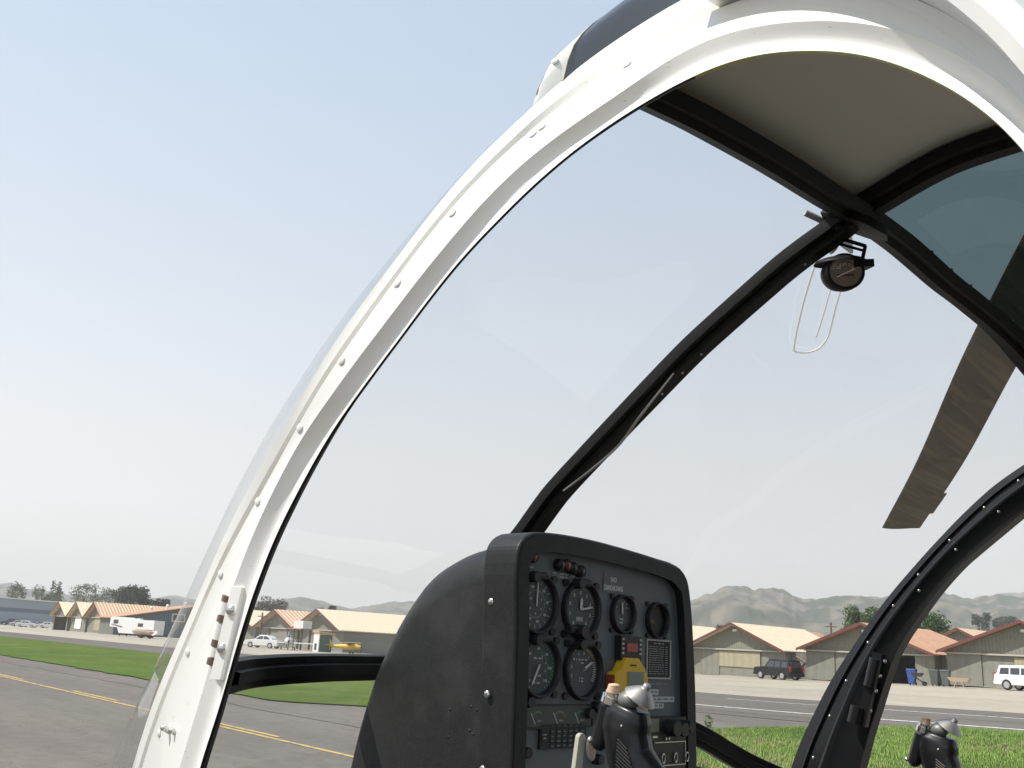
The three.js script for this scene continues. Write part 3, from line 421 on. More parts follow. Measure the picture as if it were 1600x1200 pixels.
// placard with white border
{
  const p = printPlate('limits_placard', 0.049, 1.7705, 0.108, 1.7175, (g, w, h) => { fillBg(g, w, h, '#141617'); fine(g, 15, w / 2, h * 0.07, 13); g.fillStyle = '#a9adab'; let s = 7; for (let r = 0; r < 13; r++) { const y = h * (0.15 + r * 0.062); let x = w * 0.07; while (x < w * 0.72) { s = (s * 16807) % 2147483647; const L = 8 + (s % 26); g.fillRect(x, y, Math.min(L, w * 0.74 - x), 4); x += L + 7; } g.fillRect(w * 0.80, y, 26, 4); } });
  for (const [bw, bh, bx, by] of [[0.063, 0.0022, 0, 0.0276], [0.063, 0.0022, 0, -0.0276], [0.0022, 0.053, 0.0306, 0], [0.0022, 0.053, -0.0306, 0]]) P('placard_border', box(bw, bh, 0.001, bx, by, 0.0004), std([0.5, 0.5, 0.47], 0.6), p);
}
const tagHex = '#c3c7ca';
for (const [x0, y0, x1, y1, s] of [[0.045, 1.7005, 0.079, 1.692, 11], [0.047, 1.690, 0.121, 1.682, 24], [0.047, 1.6805, 0.093, 1.673, 13]]) printPlate('label_strip', x0, y0, x1, y1, (g, w, h) => { fillBg(g, w, h, tagHex); fine(g, s, w / 2, h / 2, Math.min(h * 0.7, w / s * 1.45), '#33383c'); });
printPlate('faded_caption', 0.045, 1.712, 0.10, 1.7035, (g, w, h) => { fillBg(g, w, h, '#676d6f'); fine(g, 18, w / 2, h / 2, h * 0.62, '#858d91'); });
// red digital clock on the panel
{
  const c = P('digital_clock', box(0.050, 0.034, 0.012), M.black); c.position.set(-0.006, 1.7575, ZP + 0.006);
  P('display', box(0.026, 0.012, 0.001, 0.001, 0.001, 0.0066), phys([0.36, 0.02, 0.02], 0.25), c);
  for (let i = 0; i < 4; i++) for (const s of [-1, 1]) P('clock_button', cyl(0.0016, 0.0016, 0.002, 8).rotateX(Math.PI / 2).translate(s * 0.021, 0.012 - i * 0.0065, 0.007), needleMat, c);
}
// three-in-one strip gauge and annunciator block
{
  const s = printPlate('strip_gauge', -0.218, 1.678, -0.084, 1.655 - 0.003, (g, w, h) => { fillBg(g, w, h, '#3c4243'); for (let k = 0; k < 3; k++) { const x = w * (0.17 + 0.33 * k), y = h * 0.78; g.lineWidth = 5; g.strokeStyle = '#56754e'; g.beginPath(); g.arc(x, y, h * 0.5, -2.4, -1.0); g.stroke(); if (k === 1) { g.strokeStyle = '#8d4a44'; g.beginPath(); g.arc(x, y, h * 0.5, -1.0, -0.4); g.stroke(); } g.strokeStyle = '#b6bab4'; g.lineWidth = 3; g.beginPath(); g.moveTo(x - w * 0.03, y + h * 0.1); g.lineTo(x - w * 0.10, y - h * 0.45); g.stroke(); fine(g, 4, x + w * 0.02, y - h * 0.05, h * 0.17, '#9aa09a'); } }, 0.35, 0.004);
  P('strip_frame', merge([box(0.138, 0.002, 0.004, 0, 0.014, -0.001), box(0.138, 0.002, 0.004, 0, -0.014, -0.001), box(0.002, 0.026, 0.004, 0.069, 0, -0.001), box(0.002, 0.026, 0.004, -0.069, 0, -0.001)]), M.black, s);
  const a = P('caption_block', box(0.094, 0.031, 0.004), M.black); a.position.set(-0.142, 1.640, ZP + 0.002);
    for (let r = 0; r < 5; r++) for (let c = 0; c < 6; c++) { const m = P('caption_tile', box(0.0098, 0.0046, 0.0012, -0.0225 + c * 0.0122 , 0.0118 - r * 0.0059, 0.0024), tileMats[(r * 6 + c) % tileMats.length], a); }
  P('caption_tile', new THREE.PlaneGeometry(0.012, 0.022).translate(-0.0385, 0, 0.0026), new THREE.MeshStandardMaterial({ map: canvasTex(64, 118, (g, w, h) => { fillBg(g, w, h, '#15191a'); fine(g, 5, w / 2, h * 0.4, 15); fine(g, 4, w / 2, h * 0.6, 15); }), roughness: 0.5 }), a);
  for (const [x, y] of [[-0.217, 1.683], [-0.075, 1.676], [-0.092, 1.668], [-0.217, 1.622], [-0.069, 1.632], [-0.069, 1.608]]) P('panel_knob', cyl(0.0065, 0.0075, 0.012, 14).rotateX(Math.PI / 2).translate(x, y, ZP + 0.006), M.black);
}
// radio at the lower right of the panel
{
  const r = P('radio', box(0.098, 0.078, 0.02), M.black); r.position.set(0.082, 1.623, ZP + 0.006);
  P('radio_screen', new THREE.PlaneGeometry(0.024, 0.018).translate(-0.034, 0.028, 0.0104), std([0.20, 0.20, 0.14], 0.4), r);
  for (const [x, y, q] of [[0.004, 0.024, 0.011], [0.024, 0.022, 0.010], [0.042, 0.026, 0.008]]) P('radio_knob', cyl(q, q * 1.1, 0.016, 18).rotateX(Math.PI / 2).translate(x, y, 0.018), M.black, r);
  P('radio_bracket', merge([box(0.08, 0.0012, 0.002, 0.006, 0.004, 0.0108), box(0.08, 0.0012, 0.002, 0.006, -0.028, 0.0108), box(0.0012, 0.032, 0.002, 0.046, -0.012, 0.0108)]), M.steel, r);
  for (const x of [-0.012, 0.02, 0.05]) P('radio_ring', new THREE.TorusGeometry(0.0048, 0.001, 6, 16).scale(0.8, 1.3, 1).translate(x, -0.018, 0.012), M.steel, r);
  P('radio_bracket', merge([box(0.012, 0.003, 0.002, -0.034, 0.012, 0.011), cyl(0.002, 0.002, 0.003, 8).rotateX(Math.PI / 2).translate(-0.006, 0.009, 0.011), cyl(0.002, 0.002, 0.003, 8).rotateX(Math.PI / 2).translate(0.002, 0.009, 0.011)]), M.steel, r);
}
// yellow device clipped on the panel: a thing of its own
const toWorld = o => { o.position.applyAxisAngle(V(0, 1, 0), 46 * D2R).add(heli.position); o.rotation.y += 46 * D2R; return o; };
{
  const d = group('gas_detector'); d.position.set(-0.012, 1.690, ZP + 0.004); toWorld(d);
  tag(d, 'yellow handheld detector with grey screen clipped below the red clock', 'detector');
  const s = new THREE.Shape(); [[-0.038, -0.04], [-0.038, 0.030], [-0.032, 0.033], [-0.026, 0.034], [-0.012, 0.052], [0.014, 0.052], [0.030, 0.038], [0.036, 0.026], [0.038, -0.04]].forEach((p, i) => i ? s.lineTo(p[0], p[1]) : s.moveTo(p[0], p[1]));
  P('case', new THREE.ExtrudeGeometry(s, { depth: 0.014, bevelEnabled: true, bevelSize: 0.002, bevelThickness: 0.002, bevelSegments: 2 }), std([0.78, 0.48, 0.02], 0.45), d);
  P('screen', box(0.036, 0.022, 0.002, 0.006, 0.024, 0.0168), std([0.17, 0.20, 0.17], 0.3), d);
  P('side_grip', box(0.005, 0.07, 0.012, -0.0405, -0.005, 0.008), std([0.30, 0.05, 0.03], 0.5), d);
  P('slot', box(0.014, 0.002, 0.001, 0, 0.044, 0.0165), M.black, d);
}
// cyclic sticks
function cyclic(label) {
  const g = new THREE.Group(); g.name = 'cyclic_stick'; g.userData.label = label; heli.add(g);
  // frame: origin at the grip's top; a = towards nose (-z), b = up
  const ell = (z, y, rz, rx, tilt, n = 22) => Array.from({ length: n + 1 }, (_, i) => { const a = 2 * Math.PI * i / n; const u = Math.sign(Math.cos(a)) * Math.pow(Math.abs(Math.cos(a)), 0.8) * rz, w = Math.sign(Math.sin(a)) * Math.pow(Math.abs(Math.sin(a)), 0.8) * rx; return V(w, y + u * Math.sin(tilt), z + u * Math.cos(tilt)); });
  const rows = [ell(0.004, -0.010, 0.004, 0.003, -0.3), ell(0.003, -0.011, 0.020, 0.015, -0.3), ell(-0.002, -0.020, 0.0275, 0.019, -0.3), ell(-0.004, -0.034, 0.0275, 0.020, -0.15), ell(0.000, -0.052, 0.027, 0.019, 0.0), ell(0.011, -0.072, 0.031, 0.018, 0.2), ell(0.022, -0.095, 0.040, 0.019, 0.3), ell(0.034, -0.120, 0.046, 0.020, 0.35), ell(0.050, -0.150, 0.044, 0.019, 0.35), ell(0.06, -0.18, 0.018, 0.015, 0.2), ell(0.06, -0.55, 0.016, 0.016, 0.0)];
  const fine = []; for (let i = 0; i < rows.length - 1; i++) for (let k = 0; k < 4; k++) fine.push(rows[i].map((p, j) => p.clone().lerp(rows[i + 1][j], k / 4))); fine.push(rows[rows.length - 1]);
  P('grip', loft(fine), M.blackGloss, g);
  P('trigger_housing', merge([rod(V(-0.006, -0.012, -0.022), V(-0.004, -0.050, -0.036), 0.0105, 0.0095, 16), new THREE.SphereGeometry(0.0095, 14, 8).translate(-0.004, -0.050, -0.036)]), M.blackGloss, g);
  P('button_collar', merge([rod(V(-0.007, -0.008, -0.0205), V(-0.0075, -0.001, -0.018), 0.011, 0.0105, 18), rod(V(-0.0075, -0.001, -0.018), V(-0.008, 0.003, -0.0165), 0.0085, 0.008, 18)]), M.chrome, g);
  P('push_button', merge([rod(V(-0.008, 0.003, -0.0165), V(-0.0085, 0.0095, -0.0145), 0.0070, 0.0066, 16), new THREE.SphereGeometry(0.0066, 14, 6).scale(1, 0.4, 1).translate(-0.0085, 0.0095, -0.0145)]), M.cream, g);
  P('switch_guard', new THREE.SphereGeometry(0.0125, 20, 12).scale(0.9, 0.8, 1).translate(-0.004, -0.004, 0.002), std([0.22, 0.22, 0.21], 0.5, { metalness: 0.4 }), g);
  const pr = []; for (let k = 0; k <= 24; k++) { const t = k / 24; pr.push(new THREE.Vector2(0.0140 * Math.pow(1 - t, 0.85) + 0.0042 + (k % 2) * 0.0006, t * 0.0125)); } pr.push(new THREE.Vector2(0.0045, 0.016), new THREE.Vector2(0.003, 0.0178), new THREE.Vector2(0, 0.0182));
  P('trim_switch', new THREE.LatheGeometry(pr, 28).rotateX(0.62).translate(-0.002, -0.001, 0.015), M.dullMetal, g);
  P('trigger', new THREE.SphereGeometry(0.0035, 10, 8).translate(-0.008, -0.049, -0.046), M.steel, g);
  P('rivet', new THREE.SphereGeometry(0.0018, 8, 6).translate(-0.0185, -0.03, 0.004), M.steel, g);
  for (let k = 0; k < 26; k++) P('grip_rib', rod(V(-0.0196, -0.043 - k * 0.0036, 0.000 - k * 0.0002), V(-0.0190, -0.052 - k * 0.0044, 0.012 + k * 0.0016), 0.0009, 0.0009, 6), M.rib, g);
  return g;
}
const st1 = cyclic('left cyclic stick, grip with cream push button'); st1.position.set(-0.30, 1.706, -0.648);
const st2 = cyclic('right cyclic stick seen against the grass'); st2.position.set(0.32, 1.672, -0.552);
// pale levers in front of the panel
{
  const lever = (p, q, r) => { const s = new THREE.Shape(); s.absarc(0, 0, r, 0, Math.PI, false); s.lineTo(-r * 1.05, -q); s.lineTo(r * 1.05, -q); return new THREE.ExtrudeGeometry(s, { depth: 0.004, bevelEnabled: true, bevelSize: 0.001, bevelThickness: 0.001, bevelSegments: 2 }).rotateZ(-0.16).translate(p.x, p.y, p.z); };
  const l1 = P('throttle_lever', lever(V(-0.30, 1.656, -0.716), 0.28, 0.0052), std([0.42, 0.41, 0.33], 0.5)); l1.userData.label = 'pale flat lever';
  P('lever_tab', new THREE.SphereGeometry(0.009, 16, 10).scale(0.85, 1.5, 0.35).rotateZ(0.25).translate(-0.287, 1.646, -0.709), std([0.56, 0.45, 0.36], 0.45), l1);
}
// pedal on the left
P('tail_rotor_pedal', merge([box(0.03, 0.010, 0.06, -0.40, 1.565, -1.17), rod(V(-0.40, 1.565, -1.17), V(-0.41, 1.16, -1.05), 0.010), box(0.03, 0.04, 0.010, -0.40, 1.55, -1.195)]), M.trim);
// magnetic compass hanging from the joint
{
  const c = P('compass', (() => { const b = new THREE.LatheGeometry([[0, -0.030], [0.018, -0.028], [0.027, -0.018], [0.030, -0.004], [0.030, 0.004], [0.0275, 0.009]].map(p => new THREE.Vector2(...p)), 30).rotateX(Math.PI / 2); const lid = new THREE.SphereGeometry(0.034, 24, 8, 0, Math.PI * 2, 0, Math.PI / 2).scale(1.15, 0.36, 1.0).translate(0, 0.016, -0.006); return merge([b, lid, box(0.03, 0.012, 0.03, 0.028, 0.012, 0.0)]); })(), M.trim);
  c.scale.set(0.92, 0.86, 0.92); c.position.set(0.012, 2.270, -0.532); c.rotation.set(0.25, -0.75, 0.28);
  const t = canvasTex(256, 256, g => { fillBg(g, 256, 256, '#84796a'); g.strokeStyle = '#d8d4c6'; g.fillStyle = '#d8d4c6'; ticks(g, 0, 86, 112, -75, 75, 15, 6); nums(g, ['30', '33', 'N', '3', '6'], 62, -60, 60, 34); g.fillStyle = '#6a2f24'; g.fillRect(60, 150, 130, 18); g.strokeStyle = '#efe9da'; g.lineWidth = 9; g.beginPath(); g.moveTo(60, 170); g.lineTo(200, 110); g.stroke(); });
  P('compass_face', new THREE.CircleGeometry(0.0255, 32).translate(0, 0, 0.0125), new THREE.MeshStandardMaterial({ map: t, roughness: 0.3 }), c);
  P('compass_bezel', new THREE.TorusGeometry(0.0268, 0.003, 8, 36).translate(0, 0, 0.011), M.trim, c);
  P('compass_bracket', merge([rod(V(-0.01, 2.318, -0.535), V(0.035, 2.312, -0.508), 0.0028), rod(V(0.035, 2.312, -0.508), V(0.036, 2.288, -0.515), 0.0026), rod(V(-0.01, 2.312, -0.540), V(0.033, 2.306, -0.512), 0.002)]), M.trim);
}
// outside air probe with clear shield, and the pale cord on the screen
{
  const pr = P('temperature_probe', merge([rod(V(-0.026, 2.356, -0.566), V(0.01, 2.345, -0.545), 0.005), rod(V(0.035, 2.352, -0.585), V(0.065, 2.332, -0.566), 0.009)]), std([0.55, 0.53, 0.5], 0.35, { metalness: 0.5 }));
  P('probe_plate', box(0.05, 0.03, 0.004, 0.085, 2.355, -0.560), std([0.7, 0.7, 0.64], 0.4), pr);
}
P('yaw_cord', new THREE.TubeGeometry(curve(YAW_PTS), 90, 0.0016, 6), M.cord);
P('yaw_cord', new THREE.TubeGeometry(curve(YAW_PTS2), 40, 0.0012, 6), M.cord);
// main rotor
{
  const sp = curve([[-0.02, 2.93, 0.22], [0.9, 2.83, -0.325], [1.82, 2.70, -0.867], [2.56, 2.53, -1.307], [3.472, 2.406 - 0.13, -1.834]].map(p => V(...p)).map((p, i) => i === 4 ? V(3.472, 2.406, -1.834) : p));
  const pts = sample(sp, 50), af = []; const chord = 0.172;
  for (let k = 0; k <= 16; k++) { const x = 0.5 - 0.5 * Math.cos(Math.PI * k / 16); af.push([(x - 0.5) * chord, 0.6 * chord * 0.15 * (2.969 * Math.sqrt(x) - 1.26 * x - 3.516 * x * x + 2.843 * x ** 3 - 1.036 * x ** 4) * 0.5]); }
  const low = af.slice(1, -1).reverse().map(([x, y]) => [x, -y]); const prof = [...af, ...low];
  const across = () => V(0.50, 0.02, 0.86);
  const b = P('rotor_blade', bar(pts, prof, across), M.blade); 
  const endRow = t => { const p = sp.getPointAt(t), T = sp.getTangentAt(t), a = across(); a.addScaledVector(T, -a.dot(T)).normalize(); return { p, a, T }; };
  const e = endRow(1); const o = V(0, 0, 0).crossVectors(e.a, e.T).normalize();
  const tipRows = [0, 0.5, 0.85, 1].map(k => prof.concat([prof[0]]).map(([u, v]) => e.p.clone().addScaledVector(e.T, 0.012 * Math.sin(k * Math.PI / 2)).addScaledVector(e.a, u).addScaledVector(o, v * (1 - k))));
  P('blade_tip', loft(tipRows), M.blade, b);
  const m0 = endRow(0.852), m1 = endRow(0.935);
  const q = (r, s) => r.p.clone().addScaledVector(r.a, s);
  P('trim_tab', hexa([q(m0, 0.07), q(m0, 0.100), q(m1, 0.100), q(m1, 0.07)].concat([q(m0, 0.07), q(m0, 0.100), q(m1, 0.100), q(m1, 0.07)].map(v => v.add(V(0, 0.004, 0))))), M.blade, b);
  P('rotor_hub', merge([cyl(0.09, 0.11, 0.16, 20).translate(0, 2.90, 0.25), cyl(0.05, 0.05, 0.5, 16).translate(0, 2.66, 0.25), box(0.5, 0.05, 0.12, 0, 2.93, 0.25)]), M.trim);
}
// ---------------------------------------------------------------- the airfield (its own frame: -z along the runway to the far left, +x towards the hangars)
const TH = 39.87 * D2R, CT = Math.cos(TH), ST = Math.sin(TH);
const W = (x, y, z) => V(x * CT + z * ST, y, -x * ST + z * CT);
function land(x, z) {                                             // the field rises very gently to the right
  const r = -z / Math.max(x, 1);
  return Math.min(x, 120) * 0.0098 * sstep(0.85, 0.2, r) * sstep(9, 26, x);
}
function place(o, x, z, turn = 0, dy = 0) { o.position.copy(W(x, land(x, z) + dy, z)); o.rotation.y = TH + turn; return o; }
function strip(zs, xs, lift, tone) {                              // xs: function of z giving a list of x
  const pos = [], uv = [], col = [], idx = []; const n = xs(zs[0]).length;
  for (const z of zs) for (const x of xs(z)) { const p = W(x, land(x, z) + lift, z); pos.push(p.x, p.y, p.z); uv.push(x, z); const t = tone ? tone(x, z) : 1; col.push(...(t.length ? t : [t, t, t])); }
  for (let i = 0; i < zs.length - 1; i++) for (let j = 0; j < n - 1; j++) { const a = i * n + j, b = a + 1, c = a + n, d = c + 1; idx.push(a, c, b, b, c, d); }
  const g = new THREE.BufferGeometry(); g.setAttribute('position', new THREE.Float32BufferAttribute(pos, 3)); g.setAttribute('uv', new THREE.Float32BufferAttribute(uv, 2)); g.setAttribute('color', new THREE.Float32BufferAttribute(col, 3)); g.setIndex(idx); g.computeVertexNormals();
  const nn = g.attributes.normal; if (nn.getY(0) < 0) { const ix = g.index.array; for (let k = 0; k < ix.length; k += 3) { const t = ix[k]; ix[k] = ix[k + 1]; ix[k + 1] = t; } g.computeVertexNormals(); }
  return g;
}
const lin = (a, b, n) => Array.from({ length: n + 1 }, (_, i) => a + (b - a) * i / n);
const coarse = (x, z, k, s) => fbm(x * k + 500, z * k + 500, 4096, s, 3);
const asphaltTex = tex(1024, 7, (u, v) => {
  const f = vnoise(u * 512, v * 512, 512, 41), m = fbm(u * 40, v * 40, 40, 42, 4), s = fbm(u * 24, v * 3, 24, 43, 3);
  let t = 0.148 + 0.035 * (f - 0.5) + 0.035 * (m - 0.5) + 0.03 * (s - 0.5); const cr = Math.abs(fbm(u * 5, v * 5, 5, 47, 5) - 0.5); if (cr < 0.004) t *= 0.78; return [t * 1.11, t * 0.985, t * 0.87];
});
const concreteTex = tex(512, 9, (u, v) => { const f = vnoise(u * 256, v * 256, 256, 51), m = fbm(u * 20, v * 20, 20, 52, 4); const t = 0.36 + 0.05 * (f - 0.5) + 0.10 * (m - 0.5); return [t * 1.06, t * 0.945, t * 0.755]; });
const grassTex = tex(1024, 6, (u, v) => { const f = vnoise(u * 400, v * 400, 400, 61), m = fbm(u * 50, v * 50, 50, 62, 4), d = fbm(u * 9, v * 9, 9, 63, 3); let c = mix3([0.062, 0.108, 0.022], [0.135, 0.190, 0.048], clamp(0.2 + 0.9 * (m - 0.3) + 0.5 * (f - 0.5), 0, 1)); return mix3(c, [0.19, 0.17, 0.075], sstep(0.62, 0.85, d) * 0.45); });
const dryTex = tex(512, 14, (u, v) => { const m = fbm(u * 40, v * 40, 40, 71, 5); return mix3([0.16, 0.13, 0.075], [0.27, 0.225, 0.14], m); });
const wornTex = (a, b) => tex(256, 3, (u, v) => mix3(a, b, sstep(0.52, 0.7, fbm(u * 30, v * 30, 30, 46, 4)) * 0.8));
const vc = { vertexColors: true };
const G = {
  asphalt: phys([1, 1, 1], 0.95, { map: asphaltTex, specularIntensity: 0.25, ...vc }), concrete: phys([1, 1, 1], 0.95, { map: concreteTex, specularIntensity: 0.3, ...vc }), grass: phys([1, 1, 1], 1, { map: grassTex, specularIntensity: 0.1, ...vc }),
  dry: std([1, 1, 1], 0.95, { map: dryTex, ...vc }), white: std([1, 1, 1], 0.85, { map: wornTex([0.70, 0.69, 0.63], [0.30, 0.28, 0.25]) }), yellow: std([1, 1, 1], 0.85, { map: wornTex([0.52, 0.36, 0.10], [0.20, 0.165, 0.11]) }),
};
// ground sheet to the horizon
{
  const zs = [-2900, -2200, -1400, -900, -600, -420, -300, ...lin(-240, 60, 60), 120, 300, 900, 2000], xl = [-2000, -900, -400, -150, -60, ...lin(-20, 140, 64), 200, 320, 600, 1200, 2000, 2700];
  structure('ground', strip(zs, () => xl, -0.02, (x, z) => 0.85 + 0.3 * coarse(x, z, 0.03, 5)), G.dry);
}
const zsA = [...lin(-700, -240, 23), ...lin(-236, -80, 39), ...lin(-78, 60, 138), 90, 140, 200];
structure('taxiway', strip(zsA, () => lin(-40, 28.5, 60), 0, (x, z) => { const b = coarse(x, z, 0.25, 6), s = fbm(x * 0.9 + 300, z * 0.05 + 300, 4096, 7, 3); const t = 0.84 + 0.24 * b + 0.16 * (s - 0.5); return [t * (1 + 0.03 * (s - 0.5)), t, t * (1 - 0.05 * (b - 0.4))]; }), G.asphalt);
const rwEdge = z => 35.5 + 5.5 * sstep(-95, -40, z);
structure('runway', strip(zsA, z => lin(26.5, rwEdge(z), 16), 0.012, (x, z) => { const s = fbm(x * 0.8 + 90, z * 0.04 + 90, 4096, 8, 3); return 0.78 + 0.42 * (s - 0.3); }), G.asphalt);
structure('apron', strip(zsA.filter(z => z < 110), z => { const e = rwEdge(z); return lin(0, 1, 40).map(t => e + t * (150 - e)); }, 0.024, (x, z) => { const s = fbm(x * 0.35 + 70, z * 0.03 + 70, 4096, 9, 3), b = coarse(x, z, 0.12, 10); const band = x > 62 && x < 72 ? 1.06 : 1; return (0.80 + 0.32 * s + 0.14 * (b - 0.5)) * band; }), G.concrete);
// the two lawns
const grassTone = (x, z) => { const a = coarse(x, z, 0.5, 11), b = coarse(x, z, 0.12, 12); const t = 0.75 + 0.55 * (a - 0.15) * 0.8; return [t * (0.92 + 0.28 * b), t, t * 0.95]; };
const edgeJit = (z, s, k = 0.25) => (fbm(z * 0.9 + 200, s * 7.1 + 10, 4096, 13, 3) - 0.5) * k * 2;
const lawnFar = z => { const c = sstep(-20.5, -25, z) ; return [19.5 - 6.6 * Math.sqrt(c) + edgeJit(z, 1, 0.2), 19.5 + 7.0 * Math.sqrt(c) + edgeJit(z, 2, 0.2)]; };
structure('lawn', strip([...lin(-700, -240, 12), ...lin(-236, -60, 88), ...lin(-59.5, -20.6, 130)], z => { const [a, b] = lawnFar(z); return lin(a, b, 14); }, 0.03, grassTone), G.grass);
const lawnNear = z => { const c = sstep(-15.6, -13.2, z); return [20.5 - 7.2 * Math.sqrt(c) + edgeJit(z, 3, 0.3), 20.5 + 7.8 * Math.sqrt(c) + edgeJit(z, 4, 0.3)]; };
structure('lawn', strip([...lin(-15.5, 12, 160), ...lin(13, 60, 40)], z => { const [a, b] = lawnNear(z); return lin(a, b, 40); }, 0.03, grassTone), G.grass);
// grass tufts
function tufts(n, pick, name) {
  const blades = []; for (let k = 0; k < 7; k++) { const a = k * 2.4, h = 0.05 + 0.05 * ((k * 37) % 10) / 10, w = 0.006; const g = new THREE.BufferGeometry(); const dx = Math.cos(a), dz = Math.sin(a); const r = 0.03 * ((k * 53) % 10) / 10; g.setAttribute('position', new THREE.Float32BufferAttribute([dx * r - dz * w, 0, dz * r + dx * w, dx * r + dz * w, 0, dz * r - dx * w, dx * (r + 0.03), h, dz * (r + 0.03)], 3)); g.computeVertexNormals(); blades.push(g); }
  const im = new THREE.InstancedMesh(merge(blades), std([1, 1, 1], 0.9), n); const m = new THREE.Matrix4(), q = new THREE.Quaternion(), c = new THREE.Color();
  for (let i = 0; i < n; i++) { const [x, z] = pick(); const p = W(x, land(x, z) + 0.028, z); q.setFromAxisAngle(V(0, 1, 0), rr(0, 6.28)); const s = rr(0.7, 1.6); m.compose(p, q, V(s * 1.3, s * rr(0.6, 1.1), s * 1.3)); im.setMatrixAt(i, m); const b = coarse(x, z, 0.5, 11), d = rnd() < 0.05 + 0.4 * sstep(0.52, 0.72, coarse(x, z, 0.22, 15)), y = rr(0.85, 1.25); c.setRGB((d ? 0.30 : 0.13 + 0.12 * b) * y, (d ? 0.28 : 0.22 + 0.13 * b) * y, (d ? 0.13 : 0.05 + 0.03 * b) * y); im.setColorAt(i, c); }
  im.name = numbered(name); im.userData.kind = 'stuff'; im.castShadow = im.receiveShadow = true; scene.add(im); return im;
}
tag(tufts(90000, () => { const z = -15.4 + 27 * Math.pow(rnd(), 1.2), [a, b] = lawnNear(z); return [rr(a - 0.1, b + 0.15), z]; }, 'grass_blades'), 'mown green grass blades on the lawn beside the runway, patchy yellow', 'grass');
// leafy weed at the lawn's corner
{
  const w = group('weed'); place(w, 18.6, -14.6); tag(w, 'leafy weed with a pale bloom at the corner of the near lawn', 'weed');
  const parts = [], st = []; for (let k = 0; k < 60; k++) { const a = rr(0, 6.28), r = rr(0, 0.16), h = rr(0.05, 0.5); parts.push(new THREE.PlaneGeometry(0.07, 0.035).rotateX(rr(-1, 1)).rotateY(a).translate(Math.cos(a) * r, h, Math.sin(a) * r)); }
  for (let k = 0; k < 6; k++) { const a = k * 1.05; st.push(rod(V(0, 0, 0), V(Math.cos(a) * 0.12, 0.45, Math.sin(a) * 0.12), 0.006, 0.003, 5)); }
  mesh('leaves', merge(parts), std([0.10, 0.15, 0.06], 0.8), w); mesh('stem', merge(st), std([0.12, 0.14, 0.06], 0.8), w);
}
// painted lines
const paint = (name, x0, x1, z0, z1, mat, lift) => structure(name, strip(lin(z0, z1, Math.max(2, Math.round((z1 - z0) / 4))), () => [x0, x1], lift), mat);
paint('taxiway_centreline', 8.38, 8.49, -500, 40, G.yellow, 0.006);
for (let k = 0; k < 14; k++) paint('taxiway_dash', 8.60, 8.71, -16.2 - k * 8.2 - 3.4, -16.2 - k * 8.2, G.yellow, 0.006);
for (const [x0, w, z0, z1] of [[11.1, 0.06, -160, 10], [28.2, 0.08, -70, 40], [34.0, 0.08, -150, 40]]) structure('tar_joint', strip(lin(z0, z1, Math.round((z1 - z0) * 1.5)), z => { const j = (fbm(z * 0.5 + 900, x0 * 3 + 20, 4096, 14, 3) - 0.5) * 0.5; return [x0 + j, x0 + j + w * (0.6 + 0.8 * fbm(z * 2 + 50, x0, 4096, 16, 2))]; }, x0 > 26.4 ? 0.016 : 0.004), std([0.035, 0.034, 0.033], 0.8));
paint('runway_edge_line', 30.35, 30.65, -60, 60, G.white, 0.018);
for (let k = 0; k < 8; k++) paint('runway_dash', 36.9, 37.1, -8 - k * 26 - 20, -8 - k * 26, G.white, 0.018);

